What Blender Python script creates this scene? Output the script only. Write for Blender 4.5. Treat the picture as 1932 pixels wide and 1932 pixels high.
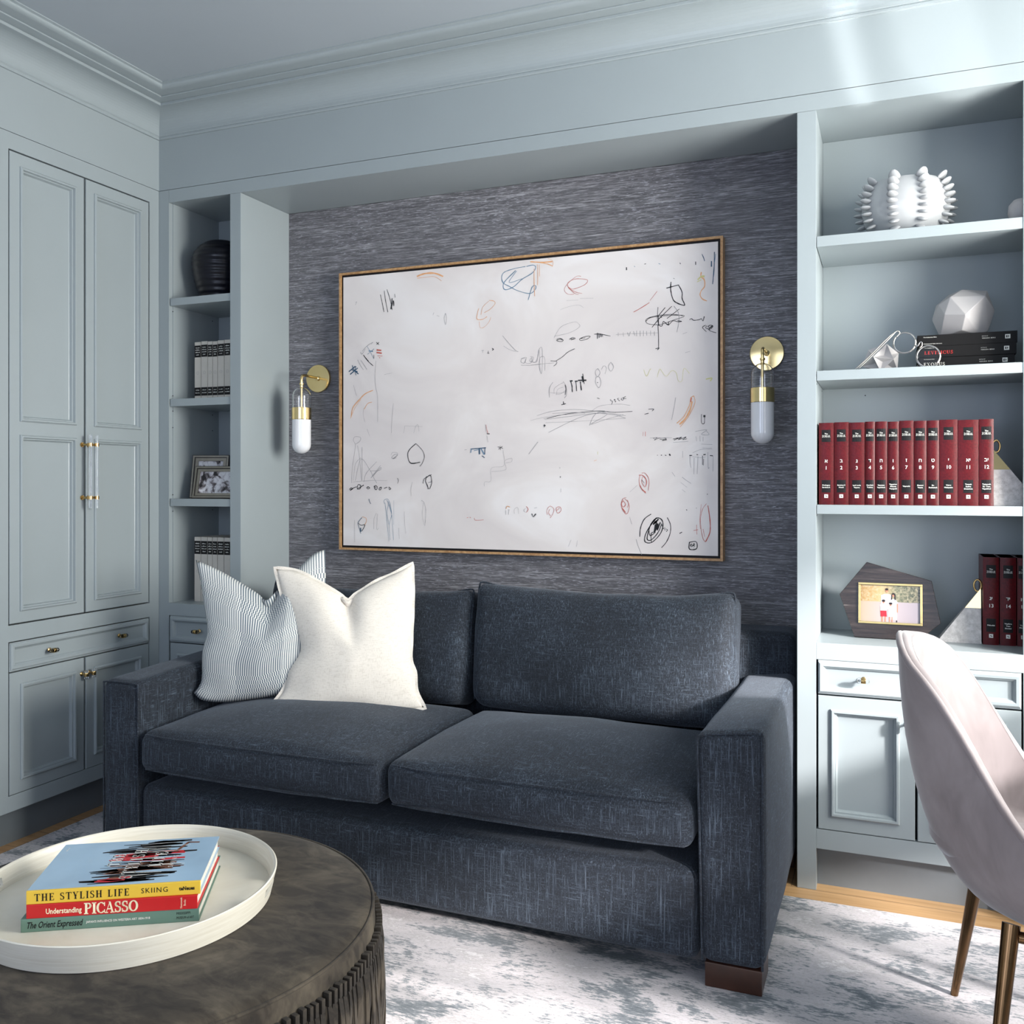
import bpy, bmesh, math, random
from mathutils import Vector, Matrix, noise

# ------------------------------------------------------------------ clear, camera, world, light, exposure
for o in list(bpy.data.objects):
    bpy.data.objects.remove(o, do_unlink=True)
SC = bpy.context.scene
COL = SC.collection
random.seed(7)
R = math.radians

cam_d = bpy.data.cameras.new('camera')
cam = bpy.data.objects.new('camera', cam_d)
COL.objects.link(cam)
cam.location = (2.6697, -2.8839, 1.2)
cam.rotation_euler = (R(90), 0, R(22.0316))
cam_d.sensor_width = 36.0
cam_d.lens = 36.0 * 1757.0 / 1932.0
cam_d.shift_y = -54.0 / 1932.0
cam_d.clip_start = 0.05
SC.camera = cam

SC.view_settings.view_transform = 'Standard'
SC.view_settings.look = 'None'
SC.view_settings.gamma = 1.0
SC.view_settings.use_curve_mapping = False
SC.view_settings.exposure = 0.24
SC.cycles.use_denoising = True
SC.cycles.max_bounces = 8
SC.cycles.diffuse_bounces = 3
SC.cycles.glossy_bounces = 4
SC.cycles.transmission_bounces = 8
SC.cycles.transparent_max_bounces = 8
SC.cycles.sample_clamp_indirect = 6.0
SC.cycles.caustics_reflective = False
SC.cycles.caustics_refractive = False

world = bpy.data.worlds.new('world')
world.use_nodes = True
world.node_tree.nodes['Background'].inputs[0].default_value = (0.75, 0.87, 1.0, 1)
world.node_tree.nodes['Background'].inputs[1].default_value = 1.5
SC.world = world

def area_light(name, loc, target, sx, sy, power, color, spread=None, roll=0):
    d = bpy.data.lights.new(name, 'AREA')
    d.shape = 'RECTANGLE'; d.size = sx; d.size_y = sy; d.energy = power; d.color = color
    if spread: d.spread = R(spread)
    o = bpy.data.objects.new(name, d); COL.objects.link(o)
    o.location = loc
    v = Vector(target) - Vector(loc)
    o.rotation_euler = (v.to_track_quat('-Z', 'Y').to_matrix() @ Matrix.Rotation(R(roll), 3, 'Z')).to_euler()
    return o
# hazy low sun and daylight through the two windows of the right wall, daylight from the two behind the camera
sd = bpy.data.lights.new('sun', 'SUN'); sd.energy = 8.5; sd.angle = R(5); sd.color = (1.0,0.95,0.93)
sun = bpy.data.objects.new('sun', sd); COL.objects.link(sun)
sun.rotation_euler = Vector((-0.79,0.49,-0.37)).to_track_quat('-Z', 'Y').to_euler()
area_light('window_light_right_far', (4.30,-0.92,1.6), (1.2,-0.45,1.6), 1.3, 1.5, 132, (1.0,0.985,0.93))
area_light('window_light_right_near', (4.30,-2.7,1.6), (2.0,-0.6,1.8), 1.5, 1.4, 11, (1.0,0.97,0.93))
area_light('window_light_front_left', (1.15,-4.55,1.55), (1.8,0,1.5), 1.3, 1.4, 17, (0.64,0.72,1.0))
area_light('window_light_front_right', (2.95,-4.55,1.55), (2.95,0,1.5), 1.3, 1.4, 8, (0.64,0.72,1.0))
# two added area lamps stand in for sun reflected up off the desk
area_light('glint_lamp_narrow', (3.62,-0.95,0.80), (2.585,-0.02,2.41), 0.05, 0.60, 0.15, (1.0,0.98,0.97), 2, 15)
area_light('glint_lamp_wide', (3.80,-0.85,0.80), (2.83,-0.02,2.38), 0.17, 0.60, 0.26, (1.0,0.98,0.97), 2, 15)

# ------------------------------------------------------------------ helpers: materials
MATS = {}
def srgb(r, g, b):
    f = lambda c: (c/255/12.92) if c/255 <= 0.04045 else ((c/255+0.055)/1.055)**2.4
    return (f(r), f(g), f(b), 1)
class NT:
    def __init__(s, name):
        s.m = bpy.data.materials.new(name); s.m.use_nodes = True
        s.t = s.m.node_tree; s.n = s.t.nodes; s.l = s.t.links
        s.b = s.n['Principled BSDF']
        s.tc = s.n.new('ShaderNodeTexCoord')
        MATS[name] = s.m
    def new(s, typ, **kw):
        n = s.n.new(typ)
        for k, v in kw.items(): setattr(n, k, v)
        return n
    def link(s, a, b): s.l.new(a, b)
    def mapping(s, scale, coord='Object', rot=(0,0,0), loc=(0,0,0)):
        m = s.new('ShaderNodeMapping')
        m.inputs['Scale'].default_value = scale; m.inputs['Rotation'].default_value = rot
        m.inputs['Location'].default_value = loc
        s.link(s.tc.outputs[coord], m.inputs['Vector']); return m.outputs[0]
    def noise(s, vec, scale=1.0, detail=2.0, rough=0.5, dist=0.0):
        n = s.new('ShaderNodeTexNoise')
        n.inputs['Scale'].default_value = scale; n.inputs['Detail'].default_value = detail
        n.inputs['Roughness'].default_value = rough; n.inputs['Distortion'].default_value = dist
        s.link(vec, n.inputs['Vector']); return n.outputs['Fac']
    def ramp(s, fac, stops, interp='LINEAR'):
        r = s.new('ShaderNodeValToRGB'); r.color_ramp.interpolation = interp
        e = r.color_ramp.elements
        while len(e) < len(stops): e.new(0.5)
        for i, (p, c) in enumerate(stops):
            e[i].position = p; e[i].color = c if len(c) == 4 else (*c, 1)
        s.link(fac, r.inputs[0]); return r.outputs[0]
    def mix(s, fac, a, b, mode='MIX'):
        m = s.new('ShaderNodeMix', data_type='RGBA', blend_type=mode)
        for sock, v in ((m.inputs[0], fac), (m.inputs[6], a), (m.inputs[7], b)):
            if hasattr(v, 'links') or hasattr(v, 'is_output'): s.link(v, sock)
            else: sock.default_value = v
        return m.outputs[2]
    def math(s, op, a, b=None, c=None):
        m = s.new('ShaderNodeMath', operation=op)
        for i, v in enumerate((a, b, c)):
            if v is None: continue
            if hasattr(v, 'is_output'): s.link(v, m.inputs[i])
            else: m.inputs[i].default_value = v
        return m.outputs[0]
    def color(s, c):
        i = s.b.inputs['Base Color']
        if hasattr(c, 'is_output'): s.link(c, i)
        else: i.default_value = c
    def bump(s, h, strength=0.3, dist=0.001):
        b = s.new('ShaderNodeBump'); b.inputs['Strength'].default_value = strength
        b.inputs['Distance'].default_value = dist
        s.link(h, b.inputs['Height']); s.link(b.outputs[0], s.b.inputs['Normal'])
    def set(s, **kw):
        names = dict(rough='Roughness', metal='Metallic', trans='Transmission Weight', ior='IOR', spec='Specular IOR Level',
                     sheen='Sheen Weight', sheenr='Sheen Roughness', coat='Coat Weight', emit='Emission Strength')
        for k, v in kw.items(): s.b.inputs[names[k]].default_value = v
        return s
def simple(name, col, rough=0.5, metal=0.0, var=0.06, vscale=30, bumps=0.0, **kw):
    """a plain surface with a slight procedural tone variation"""
    t = NT(name)
    f = t.noise(t.mapping((1,1,1)), vscale, 3)
    lo = tuple(c*(1-var) for c in col[:3])+(1,); hi = tuple(min(1, c*(1+var)) for c in col[:3])+(1,)
    t.color(t.ramp(f, [(0.3, lo), (0.7, hi)]))
    if bumps: t.bump(f, bumps)
    t.set(rough=rough, metal=metal, **kw)
    return t.m

paint = simple('cabinet_paint', srgb(154,163,166), 0.32, var=0.012, vscale=6)
ceil_paint = simple('ceiling_paint', srgb(164,172,178), 0.6, var=0.012, vscale=4)
kick_paint = simple('kick_paint', srgb(112,119,124), 0.45, var=0.02)
wall_paint = simple('wall_paint', srgb(150,158,164), 0.6, var=0.015, vscale=4)
dark_gap = simple('dark_gap', (0.01,0.011,0.013,1), 0.9)
brass = simple('polished_brass', (0.80,0.62,0.30,1), 0.16, 1.0, var=0.03)
brass_dk = simple('aged_brass', (0.55,0.38,0.16,1), 0.25, 1.0, var=0.06)
bronze = simple('bronze_metal', (0.20,0.115,0.055,1), 0.22, 1.0, var=0.08)
silver = simple('nickel_wire', (0.50,0.47,0.44,1), 0.15, 1.0, var=0.03)
gold_fr = simple('gilt_metal', (0.72,0.55,0.24,1), 0.3, 1.0, var=0.08)
opal = simple('opal_glass', (0.80,0.80,0.82,1), 0.12, var=0.01, coat=0.5)
white_cer = simple('white_ceramic', (0.42,0.43,0.44,1), 0.25, var=0.02, coat=0.15)
white_matte = simple('white_plaster', (0.46,0.44,0.44,1), 0.5, var=0.02)
black_ink = simple('black_print', (0.008,0.007,0.008,1), 0.55, spec=0.25)
white_ink = simple('white_print', (0.72,0.71,0.66,1), 0.5)
cream_ink = simple('cream_print', (0.90,0.80,0.55,1), 0.5)
red_ink = simple('red_print', (0.55,0.03,0.025,1), 0.5)
paper = simple('book_paper', (0.62,0.59,0.52,1), 0.8, var=0.12, vscale=200)
leg_wood = simple('dark_leg_wood', (0.045,0.017,0.010,1), 0.3, var=0.25, vscale=20)

def glass(name, col=(1,1,1,1), rough=0.0):
    t = NT(name); t.color(col); t.set(rough=rough, trans=1.0, ior=1.45); return t.m
clear_glass = glass('clear_glass')
acrylic = glass('acrylic', (0.97,0.98,1,1), 0.02)

t = NT('grasscloth')
v1 = t.noise(t.mapping((15,1,330)), 1, 3, 0.6, 0.4)
v2 = t.noise(t.mapping((1.6,1,70)), 1, 2, 0.5)
v3 = t.noise(t.mapping((46,1,620)), 1, 2, 0.6)
v4 = t.noise(t.mapping((3,1,2.2)), 1, 2)
base = t.ramp(v1, [(0.30, srgb(70,70,73)), (0.5, srgb(110,109,113)), (0.70, srgb(172,171,176))])
base = t.mix(t.ramp(v2, [(0.35,(0,0,0)),(0.65,(0.55,0.55,0.55))]), base, srgb(84,82,88))
spark = t.ramp(v3, [(0.60,(0,0,0)),(0.69,(0.85,0.85,0.85))])
spark = t.mix(1.0, spark, t.ramp(v4, [(0.35,(0.25,0.25,0.25)),(0.6,(1,1,1))]), 'MULTIPLY')
t.color(t.mix(spark, base, srgb(205,205,215)))
t.bump(v1, 0.6, 0.0015); t.set(rough=0.6, sheen=0.1)
grass = MATS['grasscloth']

t = NT('oak_floor')
br = t.new('ShaderNodeTexBrick'); br.inputs['Scale'].default_value = 1.0
br.inputs['Brick Width'].default_value = 1.6; br.inputs['Row Height'].default_value = 0.13
br.inputs['Mortar Size'].default_value = 0.0012; br.inputs['Mortar'].default_value = (0.05,0.03,0.015,1)
br.inputs['Color1'].default_value = srgb(200,160,112); br.inputs['Color2'].default_value = srgb(184,140,94)
t.link(t.mapping((1,1,1)), br.inputs['Vector'])
gr = t.noise(t.mapping((2.5,60,1)), 1, 4, 0.6, 0.4)
t.color(t.mix(0.35, br.outputs[0], t.ramp(gr, [(0.3,srgb(150,108,66)),(0.7,srgb(222,186,140))])))
t.set(rough=0.35)

t = NT('distressed_rug')
w1 = t.noise(t.mapping((4.6,9.0,1), rot=(0,0,R(-2))), 1, 9, 0.70, 0.3)
w2 = t.noise(t.mapping((1.5,5.0,1), loc=(3,7,0)), 1, 3, 0.5, 0.4)
w3 = t.noise(t.mapping((60,260,1)), 1, 2, 0.7)
w4 = t.noise(t.mapping((40,150,1)), 1, 4, 0.75)
a = t.math('ADD', w1, t.math('MULTIPLY', t.math('SUBTRACT', w4, 0.5), 0.55))
c1 = t.ramp(a, [(0.36, srgb(98,107,114)), (0.445, srgb(138,145,150)), (0.475, srgb(196,192,193)), (0.54, srgb(216,211,214)), (0.61, srgb(186,182,182)), (0.66, srgb(232,229,230))])
c2 = t.ramp(w2, [(0.38, srgb(196,197,198)), (0.56, srgb(255,252,251))])
c = t.mix(0.8, c1, c2, 'MULTIPLY')
c = t.mix(t.ramp(w3, [(0.45,(0,0,0)),(0.8,(0.22,0.22,0.22))]), c, srgb(176,178,184))
t.color(c); t.bump(t.math('ADD', w3, a), 0.5, 0.003); t.set(rough=0.85, sheen=0.15)

def weave(name, dark, light, tip, sheen=0.15):
    t = NT(name)
    n = []
    for sc, ds in (((520,34,34), 1), ((34,520,34), 2), ((34,34,520), 3)):
        n.append(t.noise(t.mapping(sc, loc=(ds,ds*2,ds*3)), 1, 2, 0.6))
    vert = t.noise(t.mapping((300,300,14)), 1, 3, 0.65)   # slubs that run upwards on the fronts
    hor = t.math('SUBTRACT', t.noise(t.mapping((26,90,420)), 1, 3, 0.65), 0.03)     # slubs that run along the sofa
    top = t.noise(t.mapping((420,26,200)), 1, 3, 0.65)
    s_ = t.math('MAXIMUM', t.math('MAXIMUM', vert, hor), t.math('MULTIPLY', top, 0.98))
    big = t.noise(t.mapping((6,6,6)), 1, 3, 0.6)
    f = t.math('ADD', s_, t.math('MULTIPLY', t.math('SUBTRACT', big, 0.5), 0.16))
    t.color(t.ramp(f, [(0.48, dark), (0.58, light), (0.74, tip)]))
    t.bump(s_, 0.5, 0.002); t.set(rough=0.85, sheen=sheen, sheenr=0.4)
    t.b.inputs['Sheen Tint'].default_value = (0.75,0.85,1,1)
    return t.m
sofa_fab = weave('navy_chenille', srgb(20,25,33), srgb(37,45,56), srgb(86,97,109))
t = NT('cream_linen')
a = t.noise(t.mapping((600,600,60)), 1, 2); b2 = t.noise(t.mapping((60,60,600)), 1, 2)
t.color(t.ramp(t.math('ADD', a, b2), [(0.8, srgb(222,213,200)), (1.2, srgb(238,230,218))]))
t.bump(t.math('ADD', a, b2), 0.15, 0.001); t.set(rough=0.85, sheen=0.1)
linen = MATS['cream_linen']

# striped cushion: fine vertical stripes, bands where the stripes swap into checks (woven pattern, UV = metres)
t = NT('striped_weave')
sp = t.new('ShaderNodeSeparateXYZ'); t.link(t.tc.outputs['UV'], sp.inputs[0])
ux, vy = sp.outputs[0], sp.outputs[1]
per = 0.0072
fr = t.math('FRACT', t.math('DIVIDE', ux, per))
fr2 = t.math('FRACT', t.math('ADD', t.math('DIVIDE', ux, per), 0.5))
# inside a band the row number decides whether the stripe swaps
rowh = 0.0175
par = t.math('FLOOR', t.math('MODULO', t.math('DIVIDE', vy, rowh), 2.0))
inb = None
for lo, hi in ((0.030,0.118), (0.2105,0.2805), (0.3505,0.4385)):
    k = t.math('MULTIPLY', t.math('GREATER_THAN', vy, lo), t.math('LESS_THAN', vy, hi))
    inb = k if inb is None else t.math('ADD', inb, k)
sw = t.math('MULTIPLY', par, inb)
s_ = t.math('ADD', t.math('MULTIPLY', fr, t.math('SUBTRACT', 1.0, sw)), t.math('MULTIPLY', fr2, sw))
wide = t.math('GREATER_THAN', t.math('FRACT', t.math('DIVIDE', t.math('ADD', ux, 0.02), 0.30)), 0.5)
duty = t.math('ADD', 0.38, t.math('MULTIPLY', wide, 0.16))
st = t.math('GREATER_THAN', s_, duty)
slub = t.noise(t.mapping((300,900,1), coord='UV'), 1, 2)
t.color(t.mix(st, t.ramp(slub, [(0.3,srgb(86,100,112)),(0.7,srgb(112,124,134))]), t.ramp(slub, [(0.3,srgb(214,214,208)),(0.7,srgb(236,236,232))])))
t.set(rough=0.85, sheen=0.05)
striped = MATS['striped_weave']

t = NT('taupe_suede')
a = t.noise(t.mapping((5,5,5)), 1, 8, 0.62, 0.8); b2 = t.noise(t.mapping((14,30,20), loc=(5,2,1)), 1, 4, 0.6, 1.0)
c = t.ramp(a, [(0.38, srgb(28,24,20)), (0.5, srgb(48,42,35)), (0.62, srgb(86,78,66))])
t.color(t.mix(0.3, c, t.ramp(b2, [(0.38,srgb(28,24,20)),(0.62,srgb(92,83,70))])))
t.bump(b2, 0.15, 0.002); t.set(rough=0.8, sheen=0.06, spec=0.25)
suede = MATS['taupe_suede']

t = NT('blush_velvet')
a = t.noise(t.mapping((7,7,4)), 1, 4, 0.6, 0.6)
t.color(t.ramp(a, [(0.3, srgb(116,107,107)), (0.7, srgb(150,141,141))]))
t.set(rough=0.75, sheen=0.5, sheenr=0.35)
velvet = MATS['blush_velvet']

t = NT('cream_tray_wood')
a = t.noise(t.mapping((1,1,26)), 9, 4, 0.6, 0.5)
t.color(t.ramp(a, [(0.3, srgb(214,207,190)), (0.7, srgb(229,224,210))])); t.bump(a, 0.25, 0.001); t.set(rough=0.4, coat=0.2)
tray_m = MATS['cream_tray_wood']
t = NT('oak_frame_wood')
a = t.noise(t.mapping((20,20,20)), 2, 6, 0.65, 1.5)
t.color(t.ramp(a, [(0.3, srgb(150,108,66)), (0.7, srgb(205,164,116))])); t.set(rough=0.4)
oakf = MATS['oak_frame_wood']
t = NT('painted_canvas')
a = t.noise(t.mapping((2.2,1,2.8)), 1, 4, 0.55, 0.8); b2 = t.noise(t.mapping((1.3,1,1.8), loc=(4,0,2)), 1, 2)
c = t.ramp(a, [(0.35, srgb(214,206,204)), (0.55, srgb(226,219,216)), (0.7, srgb(236,232,231))])
t.color(t.mix(t.ramp(b2, [(0.45,(0,0,0)),(0.7,(0.35,0.35,0.35))]), c, srgb(232,222,218)))
t.set(rough=0.6)
canvas_m = MATS['painted_canvas']
t = NT('red_leather')
a = t.noise(t.mapping((1,1,1)), 160, 3, 0.6, 0.8)
t.color(t.ramp(a, [(0.3, srgb(68,4,10)), (0.7, srgb(92,8,16))])); t.bump(a, 0.35, 0.001); t.set(rough=0.36, spec=0.28)
redleather = MATS['red_leather']
t = NT('speckled_concrete')
a = t.noise(t.mapping((1,1,1)), 60, 6, 0.7); b2 = t.noise(t.mapping((1,1,1)), 400, 1)
c = t.ramp(a, [(0.35, srgb(176,172,170)), (0.65, srgb(214,210,208))])
t.color(t.mix(t.ramp(b2, [(0.25,(1,1,1)),(0.3,(0,0,0))]), c, srgb(130,128,126))); t.set(rough=0.6)
concrete = MATS['speckled_concrete']
t = NT('striated_marble')
a = t.noise(t.mapping((5,5,90), rot=(0,R(7),0)), 1, 5, 0.65, 0.6)
t.color(t.ramp(a, [(0.3, srgb(16,12,11)), (0.55, srgb(42,34,31)), (0.66, srgb(60,52,49)), (0.78, srgb(128,122,120))])); t.set(rough=0.25)
marble = MATS['striated_marble']
black_gloss = simple('black_glaze', (0.003,0.003,0.008,1), 0.28, var=0.3, vscale=18, spec=0.35)
black_book = simple('black_cover', (0.005,0.0045,0.0045,1), 0.5, spec=0.2)
white_book = simple('white_cover', srgb(206,200,190), 0.5, var=0.03)
yellow_c = simple('yellow_cover', srgb(226,186,62), 0.4, var=0.02)
red_c = simple('scarlet_cover', srgb(190,26,30), 0.35, var=0.03)
green_c = simple('sage_cover', srgb(96,126,112), 0.5, var=0.03)
green_d = simple('dark_green_board', srgb(62,78,66), 0.6, var=0.04)
skyc = simple('sky_print', srgb(158,186,208), 0.22, var=0.10, vscale=7, coat=0.4)
brown_ink = simple('brown_print', srgb(112,66,44), 0.4)
silver_fr = simple('pewter_moulding', (0.34,0.31,0.26,1), 0.28, 0.95, var=0.1)
dk_fr = simple('dark_moulding', (0.03,0.025,0.022,1), 0.35)
STROKE = {k: simple('canvas_'+n, c, 0.6, var=0.1, vscale=120) for k, n, c in (
    ('K','black_ink',srgb(26,26,28)), ('G','pencil',srgb(150,148,150)), ('B','blue_ink',srgb(96,130,156)), ('N','navy_ink',srgb(44,78,104)),
    ('O','orange_ink',srgb(226,168,120)), ('R','red_ink',srgb(190,92,80)), ('Y','yellow_ink',srgb(208,204,140)))}

# ------------------------------------------------------------------ helpers: meshes and objects
def mesh_from(bm, name, smooth=False, angle=None):
    bmesh.ops.recalc_face_normals(bm, faces=bm.faces)
    me = bpy.data.meshes.new(name); bm.to_mesh(me); bm.free()
    if smooth:
        for p in me.polygons: p.use_smooth = True
        if angle is not None:
            me.set_sharp_from_angle(angle=R(angle))
    return me
def obj(name, bm, mat, parent=None, smooth=False, angle=None, label=None):
    me = mesh_from(bm, name, smooth, angle)
    o = bpy.data.objects.new(name, me); COL.objects.link(o)
    if isinstance(mat, (list, tuple)):
        for m in mat: me.materials.append(m)
    else: me.materials.append(mat)
    if parent is not None:
        o.parent = parent
    if label: o['label'] = label
    return o
def wpart(name, bm, mat, root, **kw):
    """a part modelled in room coordinates, attached to a thing standing elsewhere"""
    o = obj(name, bm, mat, root, **kw)
    M = Matrix.Identity(4)      # parts of parts hang from a mesh that already sits in room coordinates
    if root.type == 'EMPTY': M = Matrix.Translation(root.location) @ root.rotation_euler.to_matrix().to_4x4()
    o.matrix_parent_inverse = M.inverted()
    return o
def thing(name, label, cat, loc=(0,0,0), rotz=0, group=None, rot=None):
    o = bpy.data.objects.new(name, None); COL.objects.link(o)
    o.empty_display_size = 0.05
    o.location = loc; o.rotation_euler = rot if rot else (0,0,rotz)
    tag(o, label, cat, group); return o
def tag(o, label, cat, group=None):
    o['label'] = label; o['category'] = cat
    if group: o['group'] = group
    return o
def struct(name, bm, mat, **kw):
    o = obj(name, bm, mat, **kw); o['kind'] = 'structure'; return o
def copy_tree(o, parent=None):
    c = o.copy(); COL.objects.link(c)
    if parent is not None: c.parent = parent
    for ch in list(o.children): copy_tree(ch, c)
    return c
NB = bmesh.new
def box(bm, x0, x1, y0, y1, z0, z1, M=None, mi=0, bev=0):
    vs = [bm.verts.new(p) for p in ((x0,y0,z0),(x1,y0,z0),(x1,y1,z0),(x0,y1,z0),(x0,y0,z1),(x1,y0,z1),(x1,y1,z1),(x0,y1,z1))]
    if M is not None:
        for v in vs: v.co = M @ v.co
    fs = [bm.faces.new([vs[i] for i in f]) for f in ((0,3,2,1),(4,5,6,7),(0,1,5,4),(1,2,6,5),(2,3,7,6),(3,0,4,7))]
    for f in fs: f.material_index = mi
    if bev:
        es = set(e for f in fs for e in f.edges)
        bmesh.ops.bevel(bm, geom=list(es), offset=bev, segments=2, affect='EDGES', profile=0.7)
    return bm
def bx(*a, **k): return box(NB(), *a, **k)
def tube(bm, pts, r, seg=10, closed=False, caps=True):
    """round bar through points; r = radius or list of radii"""
    P = [Vector(p) for p in pts]; n = len(P); rings = []
    up = None
    for i, p in enumerate(P):
        a = P[(i-1) % n] if (closed or i > 0) else p
        b = P[(i+1) % n] if (closed or i < n-1) else p
        tdir = (b - a).normalized()
        if up is None: up = Vector((0,0,1)) if abs(tdir.z) < 0.9 else Vector((1,0,0))
        x = tdir.cross(up)
        if x.length < 1e-4: x = tdir.orthogonal()
        x.normalize(); y = x.cross(tdir).normalized(); up = y
        rr = r[i] if isinstance(r, (list, tuple)) else r
        rings.append([bm.verts.new(p + x*rr*math.cos(k*2*math.pi/seg) + y*rr*math.sin(k*2*math.pi/seg)) for k in range(seg)])
    m = n if closed else n-1
    for i in range(m):
        A, B = rings[i], rings[(i+1) % n]
        if closed and i == n-1:   # untwist the last join
            best = min(range(seg), key=lambda s: sum((A[k].co - B[(k+s) % seg].co).length for k in range(0, seg, max(1, seg//4))))
            B = B[best:] + B[:best]
        for k in range(seg):
            bm.faces.new((A[k], A[(k+1) % seg], B[(k+1) % seg], B[k]))
    if caps and not closed:
        bm.faces.new(rings[0][::-1]); bm.faces.new(rings[-1])
    return bm
def lathe(bm, prof, seg=40, M=None, close=False):
    """prof = [(radius, z)...] turned about z"""
    rings = []
    for r, z in prof:
        if r < 1e-6: rings.append([bm.verts.new((0,0,z))])
        else: rings.append([bm.verts.new((r*math.cos(k*2*math.pi/seg), r*math.sin(k*2*math.pi/seg), z)) for k in range(seg)])
    L = len(rings)
    for i in range(L if close else L-1):
        A, B = rings[i], rings[(i+1) % L]
        for k in range(seg):
            k2 = (k+1) % seg
            if len(A) == 1 and len(B) == 1: continue
            if len(A) == 1: bm.faces.new((A[0], B[k], B[k2]))
            elif len(B) == 1: bm.faces.new((A[k], B[0], A[k2]))
            else: bm.faces.new((A[k], B[k], B[k2], A[k2]))
    if M is not None:
        for ring in rings:
            for v in ring: v.co = M @ v.co
    return bm
def prism(bm, pts, y0, y1, M=None):
    """polygon in x,z pushed from y0 to y1"""
    A = [bm.verts.new((x, y0, z)) for x, z in pts]; B = [bm.verts.new((x, y1, z)) for x, z in pts]
    n = len(pts)
    bm.faces.new(A); bm.faces.new(B[::-1])
    for i in range(n): bm.faces.new((A[i], B[i], B[(i+1) % n], A[(i+1) % n]))
    if M is not None:
        for v in A+B: v.co = M @ v.co
    return bm
def smooth_path(pts, sub=6, closed=False):
    P = [Vector(p) for p in pts]; n = len(P); out = []
    if n < 3: return P
    rng = range(n if closed else n-1)
    for i in rng:
        g = lambda k: P[k % n] if closed else P[max(0, min(n-1, k))]
        a, b, c, d = g(i-1), g(i), g(i+1), g(i+2)
        for s in range(sub):
            u = s/sub
            out.append(0.5*((2*b) + (c-a)*u + (2*a-5*b+4*c-d)*u*u + (3*b-a-3*c+d)*u**3))
    if not closed: out.append(P[-1])
    return out
def softbox(h, r, n=(8,8,8), bulge=(0,0,0), fn=None, wob=0.0, seed=0):
    """rounded, softly bulging block centred on the origin; h = half sizes"""
    bm = NB()
    def coords(hh, k):
        e = [-hh, -hh+0.12*r, -hh+0.4*r, -hh+0.75*r, -hh+1.1*r]
        L = e + [(-hh+1.1*r) + (2*(hh-1.1*r))*i/k for i in range(1, k)] + [-q for q in e[::-1]]
        return L
    C = [coords(h[i], n[i]) for i in range(3)]
    cache = {}
    def V(i, j, k):
        key = (i, j, k)
        if key not in cache:
            p = Vector((C[0][i], C[1][j], C[2][k]))
            q = Vector([max(-(h[a]-r), min(h[a]-r, p[a])) for a in range(3)])
            dd = p - q
            if dd.length > 1e-9: p = q + dd.normalized()*r
            u = [p[a]/h[a] for a in range(3)]
            add = Vector((0,0,0))
            for a in range(3):
                b, c = [x for x in range(3) if x != a]
                add[a] = bulge[a]*u[a]*max(0, 1-u[b]**2)*max(0, 1-u[c]**2)
            p = p + add
            if fn: p = Vector(fn(p, u))
            if wob:
                p = p + noise.noise_vector(p*7 + Vector((seed, seed*2, 0)))*wob
            cache[key] = bm.verts.new(p)
        return cache[key]
    L = [len(c)-1 for c in C]
    for a in range(3):
        b, c = [x for x in range(3) if x != a]
        for side in (0, L[a]):
            for i in range(L[b]):
                for j in range(L[c]):
                    def idx(ii, jj):
                        t3 = [0,0,0]; t3[a] = side; t3[b] = ii; t3[c] = jj; return V(*t3)
                    f = [idx(i,j), idx(i+1,j), idx(i+1,j+1), idx(i,j+1)]
                    bm.faces.new(f)
    return bm
def shift(bm, loc=(0,0,0), rot=None):
    M = Matrix.Translation(loc)
    if rot is not None: M = M @ rot
    for v in bm.verts: v.co = M @ v.co
    return bm

# panelled fronts: a = across, b = up, d = outwards
def rings(bm, P, a0, a1, b0, b1, prof, fill=True):
    last = None
    for ins, dep in prof:
        q = [bm.verts.new(P(a, b, dep)) for a, b in ((a0+ins,b0+ins),(a1-ins,b0+ins),(a1-ins,b1-ins),(a0+ins,b1-ins))]
        if last:
            for i in range(4): bm.faces.new((last[i], last[(i+1) % 4], q[(i+1) % 4], q[i]))
        last = q
    if fill: bm.faces.new(last)
MOULD = [(0,0), (0.0004,0.0045), (0.004,0.0080), (0.009,0.0075), (0.0110,0.001), (0.0112,-0.001), (0.0150,-0.001), (0.0165,-0.004), (0.0180,-0.0115), (0.020,-0.0125)]
def quad(bm, P, a0, a1, b0, b1, d):
    bm.faces.new([bm.verts.new(P(a, b, d)) for a, b in ((a0,b0),(a1,b0),(a1,b1),(a0,b1))])
def front(P, a0, a1, b0, b1, panels, thick=0.02, mould=MOULD):
    """door or drawer front with recessed moulded panels [(a0,a1,b0,b1)...] stacked upwards"""
    bm = NB()
    e = 0.0015
    o4 = [(a0,b0),(a1,b0),(a1,b1),(a0,b1)]; i4 = [(a0+e,b0+e),(a1-e,b0+e),(a1-e,b1-e),(a0+e,b1-e)]
    B = [bm.verts.new(P(a,b,-thick)) for a,b in o4]; F = [bm.verts.new(P(a,b,-e)) for a,b in o4]; T = [bm.verts.new(P(a,b,0)) for a,b in i4]
    for i in range(4):
        j = (i+1) % 4
        bm.faces.new((B[i],B[j],F[j],F[i])); bm.faces.new((F[i],F[j],T[j],T[i]))
    bm.faces.new(B[::-1])
    pa0, pa1 = panels[0][0], panels[0][1]
    A0, A1, B0, B1 = a0+e, a1-e, b0+e, b1-e
    if pa0 > A0+1e-4: quad(bm, P, A0, pa0, B0, B1, 0); quad(bm, P, pa1, A1, B0, B1, 0)
    z = B0
    for p in panels:
        if p[2] > z+1e-4: quad(bm, P, pa0, pa1, z, p[2], 0)
        rings(bm, P, p[0], p[1], p[2], p[3], mould); z = p[3]
    if z < B1-1e-4: quad(bm, P, pa0, pa1, z, B1, 0)
    return bm
PL = lambda a, b, d: Vector((d, a, b))       # fronts on the left cabinet: across = y, outwards = +x
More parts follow.
